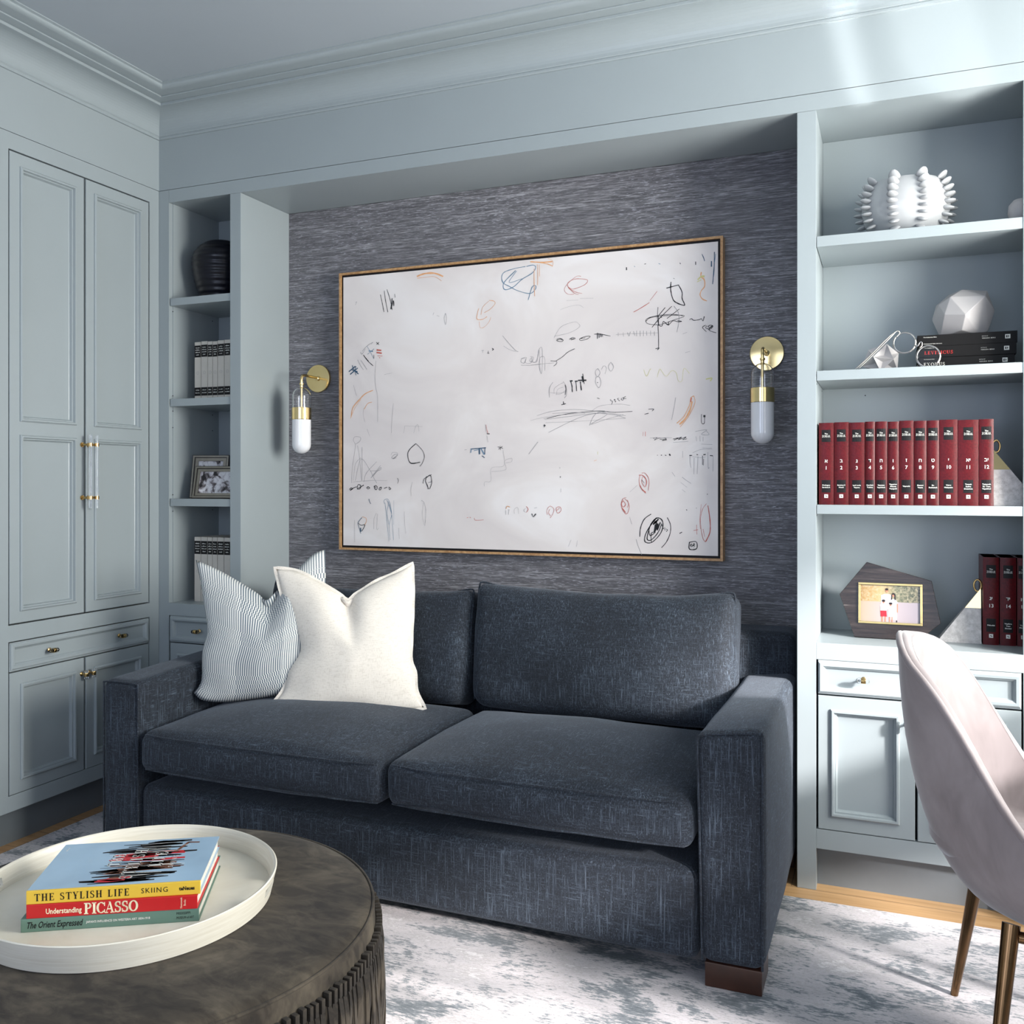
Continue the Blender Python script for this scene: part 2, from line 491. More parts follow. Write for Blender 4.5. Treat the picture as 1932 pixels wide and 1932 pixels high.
PB = lambda a, b, d: Vector((a, -d, b))      # fronts on the back wall: across = x, outwards = -y

# ------------------------------------------------------------------ helpers: lettering
def textmesh(bm, s, size, M, align='CENTER', bold=0.0, mi=0, sx=1.0, space=1.0, shear=0.0, fit=None):
    cu = bpy.data.curves.new('lettering', 'FONT')
    cu.body = s; cu.size = size; cu.align_x = align; cu.align_y = 'CENTER'; cu.offset = bold; cu.resolution_u = 2
    cu.space_character = space; cu.shear = shear
    o = bpy.data.objects.new('lettering', cu); COL.objects.link(o)
    dg = bpy.context.evaluated_depsgraph_get()
    me = bpy.data.meshes.new_from_object(o.evaluated_get(dg))
    if fit:
        xs = [v.co.x for v in me.vertices]; sx = fit/max(1e-6, max(xs)-min(xs))
    vs = [bm.verts.new(M @ Vector((v.co.x*sx, v.co.y, 0))) for v in me.vertices]
    for p in me.polygons:
        try: f = bm.faces.new([vs[i] for i in p.vertices]); f.material_index = mi
        except ValueError: pass
    bpy.data.objects.remove(o); bpy.data.curves.remove(cu); bpy.data.meshes.remove(me)
# serif capitals from strokes, cap height 1
TK, TN = 0.17, 0.055
def _gl(ch):
    q = []
    def bar(x0, y0, x1, y1, w): q.append([(x0,y0),(x0+w,y0),(x1+w,y1),(x1,y1)])
    def rect(x0, x1, y0, y1): q.append([(x0,y0),(x1,y0),(x1,y1),(x0,y1)])
    def stem(x, w=TK, y0=0, y1=1, s=0.09): rect(x, x+w, y0, y1); rect(x-s, x+w+s, y0, y0+0.045); rect(x-s, x+w+s, y1-0.045, y1)
    def arc(cx, cy, rx, ry, a0, a1, tx=TK, ty=TN, n=14):
        P = []
        for i in range(n+1):
            a = R(a0+(a1-a0)*i/n); c, s_ = math.cos(a), math.sin(a)
            P.append(((cx+rx*c, cy+ry*s_), (cx+(rx-tx)*c, cy+(ry-ty)*s_)))
        for i in range(n): q.append([P[i][0], P[i+1][0], P[i+1][1], P[i][1]])
    w = 0.7
    if ch == 'T': stem(0.29, y1=0.97); rect(0, 0.75, 0.945, 1); bar(0.0,0.76,0.0,1,0.05); bar(0.70,0.76,0.70,1,0.05); w = 0.75
    elif ch == 'H': stem(0.09); stem(0.58); rect(0.2,0.6,0.48,0.48+TN); w = 0.84
    elif ch == 'E': stem(0.09); rect(0.2,0.64,0,TN); rect(0.2,0.62,1-TN,1); rect(0.2,0.5,0.49,0.49+TN); rect(0.59,0.64,0,0.24); rect(0.57,0.62,0.78,1); rect(0.46,0.5,0.40,0.64); w = 0.68
    elif ch == 'F': stem(0.09); rect(0.2,0.62,1-TN,1); rect(0.2,0.5,0.47,0.47+TN); rect(0.57,0.62,0.76,1); rect(0.46,0.5,0.38,0.62); w = 0.66
    elif ch == 'L': stem(0.09); rect(0.2,0.62,0,TN); rect(0.57,0.62,0,0.26); w = 0.66
    elif ch == 'I': stem(0.09); w = 0.35
    elif ch == 'Y': bar(0.28,0.42,0.02,1,TK); bar(0.33,0.42,0.62,1,TN); stem(0.27, y1=0.5); rect(-0.05,0.28,0.955,1); rect(0.50,0.78,0.955,1); w = 0.74
    elif ch == 'S': arc(0.29,0.745,0.27,0.255,40,250,0.13,TN); arc(0.29,0.27,0.29,0.27,-140,80,0.14,TN); q.append([(0.13,0.62),(0.22,0.66),(0.5,0.42),(0.40,0.36)]); rect(0.46,0.50,0.70,0.97); rect(0.04,0.08,0.02,0.30); w = 0.6
    elif ch == 'C': arc(0.42,0.5,0.42,0.5,45,315); rect(0.70,0.745,0.66,0.97); rect(0.70,0.745,0.05,0.30); w = 0.78
    elif ch == 'O': arc(0.42,0.5,0.42,0.5,0,360,n=24); w = 0.84
    elif ch == 'D': stem(0.09); arc(0.30,0.5,0.48,0.5,-90,90); rect(0.2,0.32,0,TN); rect(0.2,0.32,1-TN,1); w = 0.82
    elif ch == 'U': stem(0.08, y0=0.3); arc(0.40,0.32,0.32,0.32,180,360,0.12,TN); rect(0.66,0.72,0.3,1); rect(0.56,0.80,0.955,1); w = 0.82
    elif ch == 'X': bar(0.52,0,0.02,1,TK); bar(0.05,0,0.60,1,TN); rect(-0.04,0.22,0,0.04); rect(0.48,0.76,0,0.04); rect(-0.02,0.24,0.96,1); rect(0.5,0.74,0.96,1); w = 0.76
    elif ch == 'V': bar(0.30,0,0.02,1,TK); bar(0.38,0,0.66,1,TN); rect(-0.04,0.26,0.955,1); rect(0.56,0.8,0.955,1); w = 0.78
    elif ch == 'A': bar(0.02,0,0.34,1,TN); bar(0.54,0,0.30,1,TK); rect(-0.04,0.2,0,0.045); rect(0.46,0.80,0,0.045); rect(0.16,0.56,0.32,0.32+TN); w = 0.78
    elif ch == 'P': stem(0.09); arc(0.32,0.735,0.32,0.265,-90,90,0.15); rect(0.2,0.34,0.47,0.47+TN); rect(0.2,0.34,1-TN,1); w = 0.68
    elif ch == 'R': stem(0.09); arc(0.32,0.745,0.30,0.255,-90,90,0.15); rect(0.2,0.34,0.49,0.49+TN); rect(0.2,0.34,1-TN,1); bar(0.56,0,0.30,0.5,TK); rect(0.56,0.80,0,0.045); w = 0.78
    elif ch == 'Z': rect(0.04,0.62,1-TN,1); rect(0.02,0.64,0,TN); bar(0.02,0.03,0.42,0.97,0.2); rect(0.04,0.08,0.78,1); rect(0.6,0.64,0,0.24); w = 0.68
    elif ch == ' ': w = 0.4
    return q, w
def serif(bm, s, h, M, align='LEFT', gap=0.13, grow=0.0, sx=1.0, mi=0, fit=None):
    tot = sum((_gl(c)[1]+gap) for c in s) - gap
    if fit: sx = fit/(tot*h)
    x = 0 if align == 'LEFT' else -tot/2
    for c in s:
        q, w = _gl(c)
        for f in q:
            cx = sum(p[0] for p in f)/4; cy = sum(p[1] for p in f)/4
            vs = []
            for px, py in f:
                if grow:
                    px += math.copysign(grow, px-cx); py += math.copysign(grow, py-cy)
                vs.append(bm.verts.new(M @ Vector(((x+px)*h*sx, (py-0.5)*h, 0))))
            ff = bm.faces.new(vs); ff.material_index = mi
        x += w + gap
def FM(x, y, z):      # lettering on a face that looks along -y
    return Matrix.Translation((x, y, z)) @ Matrix.Rotation(R(90), 4, 'X')


# ------------------------------------------------------------------ the room
CEIL = 2.666
RX, RY = 4.35, -4.6          # right wall, wall behind the camera
struct('floor', bx(-0.7, RX+0.1, RY-0.1, 0.5, -0.06, 0), MATS['oak_floor'])
struct('ceiling', bx(-0.7, RX+0.1, RY-0.1, 0.5, CEIL, CEIL+0.08), ceil_paint)
struct('wall_back', bx(0.394, 2.417, 0.308, 0.36, 0, 2.302), grass)
struct('wall_back_panel', bx(3.066, RX, 0.0, 0.31, 0, 2.302), wall_paint)
struct('wall_back_outer', bx(-0.7, RX+0.1, 0.36, 0.42, 0, CEIL), wall_paint)
struct('wall_left', bx(-0.62, 0.0, RY, -0.733, 0, 2.3525), wall_paint)
struct('wall_left_outer', bx(-0.70, -0.62, RY, 0.36, 0, CEIL), wall_paint)
def wall_with_holes(name, axis, c0, c1, u0, u1, holes):
    """wall slab with window openings; axis 'x': spans x, thickness c0..c1 in y; axis 'y': spans y"""
    bm = NB()
    def B(a0, a1, z0, z1):
        if a1-a0 < 1e-4 or z1-z0 < 1e-4: return
        if axis == 'x': box(bm, a0, a1, c0, c1, z0, z1)
        else: box(bm, c0, c1, a0, a1, z0, z1)
    u = u0
    for h0, h1, z0, z1 in holes:
        B(u, h0, 0, CEIL); B(h0, h1, 0, z0); B(h0, h1, z1, CEIL); u = h1
    B(u, u1, 0, CEIL)
    return struct(name, bm, wall_paint)
WR = [(-3.5, -1.95, 0.55, 1.50), (-1.62, -0.25, 0.55, 1.85)]
WB = [(0.7, 2.0, 0.75, 2.3), (2.3, 3.6, 0.75, 2.3)]
wall_with_holes('wall_right', 'y', RX, RX+0.1, RY, 0.31, WR)
wall_with_holes('wall_front', 'x', RY-0.1, RY, -0.7, RX+0.1, WB)
k = 1
for h0, h1, z0, z1 in WR:
    bm = NB(); w = 0.05
    box(bm, RX+0.02, RX+0.07, h0, h0+w, z0, z1); box(bm, RX+0.02, RX+0.07, h1-w, h1, z0, z1)
    box(bm, RX+0.02, RX+0.07, h0+w, h1-w, z0, z0+w); box(bm, RX+0.02, RX+0.07, h0+w, h1-w, z1-w, z1)
    box(bm, RX+0.03, RX+0.06, (h0+h1)/2-0.015, (h0+h1)/2+0.015, z0+w, z1-w)
    struct('window_%d' % k, bm, wall_paint); k += 1
for h0, h1, z0, z1 in WB:
    bm = NB(); w = 0.05
    box(bm, h0, h0+w, RY-0.07, RY-0.02, z0, z1); box(bm, h1-w, h1, RY-0.07, RY-0.02, z0, z1)
    box(bm, h0+w, h1-w, RY-0.07, RY-0.02, z0, z0+w); box(bm, h0+w, h1-w, RY-0.07, RY-0.02, z1-w, z1)
    box(bm, (h0+h1)/2-0.015, (h0+h1)/2+0.015, RY-0.06, RY-0.03, z0+w, z1-w)
    struct('window_%d' % k, bm, wall_paint); k += 1

# header beam over the niche and the bookcases, frieze above it, crown moulding
struct('trim_1', bx(0.0505, RX, 0.0, 0.305, 2.302, 2.3515), paint)
bm = NB(); box(bm, 0.0, RX, 0.0, 0.36, 2.3535, 2.60)
struct('trim_2', bm, paint)
bm = NB(); box(bm, -0.62, 0.0, RY, 0.36, 2.3535, 2.60)
struct('trim_3', bm, paint)
CROWN = [(0,2.551),(0.007,2.551),(0.009,2.554),(0.009,2.560),(0.007,2.563),(0.010,2.566)]
for i in range(1, 13):      # the cove
    a = R(90*i/12); CROWN.append((0.010+0.082*(1-math.cos(a)), 2.566+0.068*math.sin(a)))
CROWN += [(0.106,2.634),(0.107,2.635),(0.107,2.6435),(0.106,2.6445),(0.146,2.6445),(0.147,2.6455),(0.147,2.6485),(0.146,2.6495),(0.184,2.6495)]
for i in range(0, 7):
    a = R(90*i/6); CROWN.append((0.184+0.020*math.sin(a), 2.6495+0.011*(1-math.cos(a))))
CROWN += [(0.207,2.6615),(0.214,2.6625),(0.214,2.668),(0,2.668)]
def crown(name, path_fn, n):
    bm = NB(); R0 = []
    for s in range(n):
        R0.append([bm.verts.new(path_fn(s, p, z)) for p, z in CROWN])
    for s in range(n-1):
        for i in range(len(CROWN)-1): bm.faces.new((R0[s][i], R0[s][i+1], R0[s+1][i+1], R0[s+1][i]))
    return struct(name, bm, paint)
crown('trim_4', lambda s, p, z: (p if s == 0 else RX, -p, z), 2)
crown('trim_5', lambda s, p, z: (p, -p if s == 0 else RY, z), 2)
# low skirting on the niche wall
struct('baseboard_back', bx(0.396, 2.415, 0.295, 0.307, 0, 0.13), paint)

# ------------------------------------------------------------------ knobs and pulls
def knob(parent, M, vertical=False, name='knob'):
    """brass barrel on a post with clear ends; M puts local +z outwards"""
    Rm = Matrix.Rotation(R(90), 4, 'Y')
    if vertical: Rm = Matrix.Rotation(R(90), 4, 'X')
    bm = NB()
    lathe(bm, [(0,0),(0.0075,0),(0.0075,0.002),(0.0038,0.004),(0.0035,0.018),(0.0038,0.02),(0,0.02)], 14, M)
    C = M @ Matrix.Translation((0,0,0.024)) @ Rm
    lathe(bm, [(0,-0.0065),(0.0078,-0.0065),(0.0082,-0.0055),(0.0082,0.0055),(0.0078,0.0065),(0,0.0065)], 16, C)
    k = wpart(name, bm, brass_dk, parent, smooth=True, angle=35)
    for s in (-1, 1):
        b2 = NB()
        lathe(b2, [(0,0.0065),(0.0055,0.0065),(0.0072,0.009),(0.0074,0.012),(0.0060,0.0155),(0.003,0.0165),(0,0.0166)],
              14, C @ (Matrix.Rotation(R(180), 4, 'X') if s < 0 else Matrix.Identity(4)))
        e = obj('clear_end', b2, acrylic, k, smooth=True, angle=40)
    return k
def toL(y, z): return Matrix.Translation((0, y, z)) @ Matrix.Rotation(R(90), 4, 'Y')
def toB(x, z): return Matrix.Translation((x, 0, z)) @ Matrix.Rotation(R(90), 4, 'X')
def knobB(parent, x, z, vertical=False):
    return knob(parent, toB(x, z), vertical)
def knobL(parent, y, z, vertical=False):
    # across the drawer (y) unless vertical
    M = Matrix.Translation((0, y, z)) @ Matrix.Rotation(R(90), 4, 'Z') @ Matrix.Rotation(R(90), 4, 'X')
    return knob(parent, M, vertical)

# ------------------------------------------------------------------ tall cabinet on the left wall
G = 0.0032
tc = thing('tall_cabinet', 'tall grey-blue built-in cabinet with panelled double doors, long clear pulls and a drawer', 'cabinet', (-0.3,-0.365,0))
bm = NB(); box(bm, -0.60, -0.022, -0.731, -0.002, 0.122, 2.3515)
wpart('carcass', bm, dark_gap, tc)
bm = NB()
for a in ((-0.0505,-0.001,0.122,2.3515), (-0.732,-0.6785,0.122,2.3515), (-0.6785,-0.0505,2.2965,2.3515), (-0.6785,-0.0505,0.680,0.7335), (-0.6785,-0.0505,0.122,0.1745)):
    box(bm, -0.0215, 0.0, *a)
wpart('face_frame', bm, paint, tc)
wpart('toe_kick', bx(-0.07, -0.05, -0.731, -0.002, 0.0, 0.122), kick_paint, tc)
PZ = [(0.776,1.361),(1.405,2.250)]
for (d0, d1, p0, p1, lab) in ((-0.677,-0.3655,-0.636,-0.405,'a'), (-0.3635,-0.052,-0.325,-0.096,'b')):
    dr = wpart('door', front(PL, d0+G, d1-G, 0.735+G, 2.295-G, [(p0,p1,*z) for z in PZ]), paint, tc, smooth=True, angle=25)
    hy = -0.379 if lab == 'a' else -0.350
    h = wpart('handle', tube(NB(), [(0.040,hy,1.112),(0.040,hy,1.372)], 0.0055, 14), acrylic, dr, smooth=True, angle=40)
    h['label'] = 'long clear acrylic pull'
    for z in (1.149, 1.338):
        b2 = NB(); tube(b2, [(0.0,hy,z),(0.046,hy,z)], 0.0042, 12)
        tube(b2, [(0.040,hy,z-0.0055),(0.040,hy,z+0.0055)], 0.0085, 14)
        tube(b2, [(0.0,hy,z),(0.004,hy,z)], 0.0085, 12)
        wpart('post', b2, brass_dk, h, smooth=True, angle=40)
dw = wpart('drawer', front(PL, -0.677+G, -0.052-G, 0.5805, 0.679-G, [(-0.671,-0.058,0.5860,0.6725)], mould=[(0,0),(0.0005,0.003),(0.005,0.006),(0.012,0.005),(0.015,0.001),(0.018,-0.001),(0.020,-0.006),(0.022,-0.007)]), paint, tc, smooth=True, angle=25)
knobL(dw, -0.518, 0.629); knobL(dw, -0.206, 0.631)
for (d0, d1, p0, p1, ky) in ((-0.677,-0.3655,-0.634,-0.405,-0.381), (-0.3635,-0.052,-0.325,-0.096,-0.348)):
    dr = wpart('lower_door', front(PL, d0+G, d1-G, 0.176, 0.5765, [(p0,p1,0.218,0.536)]), paint, tc, smooth=True, angle=25)
    knobL(dr, ky, 0.520, True)

# ------------------------------------------------------------------ narrow bookcase, left of the niche
BD = 0.290
def pins(bm, x, zs, s):
    for z in zs:
        for y in (0.018, 0.25):
            tube(bm, [(x, y, z), (x+0.0008*s, y, z)], 0.0022, 8)
nb = thing('narrow_bookcase', 'narrow grey-blue built-in bookcase between corner and sofa niche', 'bookcase', (0.2,0.14,0))
bm = NB()
box(bm, 0.0, 0.0495, 0.0, 0.02, 0.0, 2.3515)       # corner stile
box(bm, 0.0495, 0.345, 0.0, 0.02, 0.683, 0.731)
box(bm, 0.0495, 0.345, 0.0, 0.02, 0.122, 0.1745)
wpart('face_frame', bm, paint, nb)
wpart('side_panel', bx(0.03, 0.0525, 0.0205, BD, 0.122, 2.3015), paint, nb)
wpart('divider_panel', bx(0.345, 0.394, 0.0, 0.3075, 0.0, 2.3015, bev=0.0012), paint, nb)
wpart('back_panel', bx(0.0525, 0.345, BD, BD+0.012, 0.122, 2.3015), paint, nb)
wpart('counter', bx(0.0525, 0.345, 0.0205, BD, 0.700, 0.731), paint, nb)
wpart('toe_kick', bx(0.0, 0.345, 0.05, 0.07, 0.0, 0.122), kick_paint, nb)
wpart('carcass', bx(0.0525, 0.345, 0.023, BD, 0.1225, 0.6995), dark_gap, nb)
for zt in (1.926, 1.531, 1.140):
    wpart('shelf', bx(0.0535, 0.3445, 0.003, BD-0.001, zt-0.029, zt, bev=0.0012), paint, nb)
bm = NB(); pins(bm, 0.0526, (1.877, 1.485, 1.545, 1.155, 1.09, 1.42), 1)
wpart('pin_holes', bm, black_ink, nb)
dw = wpart('drawer', front(PB, 0.0525+G, 0.345-G, 0.5795, 0.6815, [(0.057,0.3405,0.5840,0.6770)], mould=[(0,0),(0.0005,0.003),(0.005,0.006),(0.012,0.005),(0.015,0.001),(0.018,-0.001),(0.020,-0.006),(0.022,-0.007)]), paint, nb, smooth=True, angle=25)
knobB(dw, 0.199, 0.629)
dr = wpart('door', front(PB, 0.0525+G, 0.345-G, 0.176, 0.5755, [(0.090,0.3085,0.218,0.538)]), paint, nb, smooth=True, angle=25)
knobB(dr, 0.325, 0.50, True)

# ------------------------------------------------------------------ wide bookcase, right of the niche
wb = thing('wide_bookcase', 'wide pale grey-blue built-in bookcase with drawer and cupboards right of the sofa', 'bookcase', (2.74,0.14,0))
wpart('divider_panel', bx(2.417, 2.471, 0.0, 0.3075, 0.0, 2.3015, bev=0.0012), paint, wb)
bm = NB()
box(bm, 3.011, 3.0655, 0.0, 0.02, 0.0, 2.3015)
box(bm, 2.4715, 3.011, 0.0, 0.02, 0.6815, 0.731)
box(bm, 2.4715, 3.011, 0.0, 0.02, 0.124, 0.181)
wpart('face_frame', bm, paint, wb)
wpart('side_panel', bx(3.0455, 3.0655, 0.0205, BD, 0.122, 2.3015), paint, wb)
wpart('back_panel', bx(2.4715, 3.0655, BD, BD+0.012, 0.122, 2.3015), paint, wb)
wpart('counter', bx(2.4715, 3.045, 0.0205, BD, 0.700, 0.731), paint, wb)
wpart('toe_kick', bx(2.4715, 3.0655, 0.05, 0.07, 0.0, 0.124), kick_paint, wb)
wpart('carcass', bx(2.4715, 3.045, 0.023, BD, 0.1245, 0.6995), dark_gap, wb)
for zt, th in ((1.929,0.031), (1.532,0.029), (1.137,0.027)):
    wpart('shelf', bx(2.4725, 3.0445, 0.002, BD-0.001, zt-th, zt, bev=0.0012), paint, wb)
bm = NB(); pins(bm, 2.4712, (1.90, 1.495, 1.105), 1)
for x, z in ((2.60,1.48),(2.585,0.80)): tube(bm, [(x, BD-0.001, z), (x, BD, z)], 0.002, 8)
wpart('pin_holes', bm, black_ink, wb)
dw = wpart('drawer', front(PB, 2.473+G, 3.009-G, 0.5805, 0.6800, [(2.4770,3.0050,0.5850,0.6755)], mould=[(0,0),(0.0005,0.003),(0.005,0.006),(0.012,0.005),(0.015,0.001),(0.018,-0.001),(0.020,-0.006),(0.022,-0.007)]), paint, wb, smooth=True, angle=25)
knobB(dw, 2.602, 0.632); knobB(dw, 2.88, 0.632)
for d0, d1, p0, p1, kx in ((2.473,2.742,2.511,2.699,2.7185), (2.742,3.009,2.781,2.970,2.766)):
    dr = wpart('door', front(PB, d0+G, d1-G, 0.183, 0.5755, [(p0,p1,0.223,0.538)]), paint, wb, smooth=True, angle=25)
    knobB(dr, kx, 0.514, True)

# ------------------------------------------------------------------ rug
def rugmesh():
    bm = bx(0.02, 4.0, -4.2, -0.09, 0.0, 0.008)
    return bm
rug = tag(obj('area_rug', rugmesh(), MATS['distressed_rug']), 'distressed grey and ivory patterned rug under the sofa', 'rug')
RZ = 0.008


# ------------------------------------------------------------------ sofa
sofa = thing('sofa', 'dark navy blue woven fabric two-seat sofa with square arms in the niche', 'sofa', (1.4,-0.2,RZ))
def seam(bm, pts, r=0.0032, closed=True, sub=5):
    return tube(bm, smooth_path(pts, sub, closed), r, 8, closed)
# plinth / front rail
def base_fn(p, u):
    q = p.copy()
    if u[1] < 0: q.z -= 0.010*(1-u[0]**2)*max(0, u[2])   # slight sag of the top front edge
    return q
wpart('base', shift(softbox((0.857,0.43,0.112), 0.03, (24,10,5), fn=base_fn), (1.392,-0.232,0.166)), sofa_fab, sofa, smooth=True)
# back frame
wpart('back_frame', shift(softbox((1.000,0.085,0.335), 0.03, (20,4,8)), (1.4025,0.188,0.402)), sofa_fab, sofa, smooth=True)
def arm_fn(side):
    def f(p, u):
        q = p.copy()
        t = (p.z+0.27)/0.54
        # outer face swells a little in the middle, top slopes gently down towards the front
        out = side*u[0]
        if out > 0.5:
            free = max(0, min(1, (-0.04-(p.y-0.206))/0.12))      # the rear end stands inside the niche
            q.x += side*(0.018*math.sin(math.pi*min(1,max(0,t)))*math.exp(-((p.y+0.06)/0.22)**2) + (0.012 if side < 0 else 0))*free
        if side > 0:
            q.x += 0.012*(1-t)*(1 if u[0] < 0 else 0.0) 
            q.z += (0.010*u[0] - 0.004)*max(0, u[2]) + 0.012*max(0,u[2])*max(0,-u[1])
        else:
            q.z += (-0.020*max(0,-u[1]) + 0.006*max(0,u[1]))*max(0, u[2])
        return q
    return f
def arm(side, cx, hx):
    A = wpart('arm', shift(softbox((hx,0.462,0.274), 0.028, (4,14,10), fn=arm_fn(side), wob=0.002, seed=side*3), (cx,-0.206,0.336)), sofa_fab, sofa, smooth=True)
    bm = NB(); y = -0.6655; w = hx-0.006
    f = arm_fn(side)
    pts = []
    for ax, az in ((-1,-1),(-1,-0.5),(-1,0),(-1,0.5),(-1,0.93),(-0.9,0.99),(0,1.0),(0.9,0.99),(1,0.93),(1,0.5),(1,0),(1,-0.5),(1,-1)):
        p = Vector((ax*w, -0.4575, az*0.268)); q = f(p, (ax,-1,az)); pts.append((q.x+cx, q.y-0.206, q.z+0.336))
    seam(bm, pts, 0.0030, False, 3)
    wpart('piping', bm, sofa_fab, A, smooth=True)
    return A
arm(-1, 0.4695, 0.0680); arm(1, 2.3225, 0.0815)
# seat cushions
def cushion(name, cx, hx, seed, z0=0.385):
    def f(p, u):
        q = p.copy()
        if u[2] > 0:
            q.z += 0.012*(1-u[0]**2)*(1-max(-1,min(1,u[1]))**2)
            q.z -= 0.008*max(0, -u[1])*(abs(u[0])**3)
        q.y -= 0.008*(1-u[0]**2)*max(0, -u[1])*(1-u[2]**2)
        return q
    C = wpart('seat_cushion', shift(softbox((hx,0.318,0.064), 0.034, (16,14,4), bulge=(0.006,0.010,0.042), fn=f, wob=0.004, seed=seed), (cx,-0.366,z0)), sofa_fab, sofa, smooth=True)
    for zz, r in ((z0+0.052, 0.0026), (z0-0.052, 0.0026)):
        bm = NB(); pts = []
        for i in range(9):
            a = -0.97+1.94*i/8
            e = 1 if abs(a) < 0.9 else 0.55
            pts.append((cx+a*hx*0.985, -0.366-0.316-0.012*(1-a*a)+(0.012 if abs(a) > 0.9 else 0), zz-0.004*abs(a)**3))
        tube(bm, smooth_path(pts, 4), r, 8)
        wpart('piping', bm, sofa_fab, C, smooth=True)
    return C
cushion('l', 0.974, 0.424, 1); cushion('r', 1.8215, 0.4155, 5, 0.389)
# back cushions
def backcush(cx, hx, zc, hz, seed, tilt=11):
    def f(p, u):
        q = p.copy()
        if u[2] > 0: q.z += 0.020*(abs(u[0])**4)*u[2] - 0.006*(1-u[0]**2)*u[2]
        q.x += 0.010*u[0]*abs(u[2])**3*(1 if u[2] > 0 else -0.5)
        return q
    M = Matrix.Rotation(R(-tilt), 4, 'X')
    bm = softbox((hx,0.088,hz), 0.045, (16,4,12), bulge=(0.010,0.030,0.004), fn=f, wob=0.006, seed=seed)
    C = wpart('back_cushion', shift(bm, (cx,0.020,zc), M), sofa_fab, sofa, smooth=True)
    P = []
    ra = 0.985
    for ax, az in ((-1,-0.9),(-1,-0.5),(-1.02,0),(-1.015,0.5),(-1,0.9),(-0.96,1.0),(-0.8,0.99),(-0.4,0.955),(0,0.945),(0.4,0.955),(0.8,0.99),(0.96,1.0),(1,0.9),(1.015,0.5),(1.02,0),(1,-0.5),(1,-0.9)):
        p = Vector((ax*hx*ra, -0.055, az*hz*ra)); u = (ax, -0.6, az); q = f(p, u)
        P.append(M @ q + Vector((cx,0.020,zc)))
    s = NB(); tube(s, smooth_path(P, 4), 0.0032, 8)
    wpart('piping', s, sofa_fab, C, smooth=True)
    return C
backcush(0.955, 0.405, 0.630, 0.188, 11, 12); backcush(1.810, 0.425, 0.648, 0.198, 23, 10)
for x, y in ((2.263+0.068,-0.602), (0.462,-0.602), (2.331,0.18), (0.462,0.18)):
    bm = NB(); hw = 0.066
    box(bm, x-hw, x+hw, y-0.062, y+0.062, RZ, 0.066, bev=0.003)
    wpart('leg', bm, leg_wood, sofa)

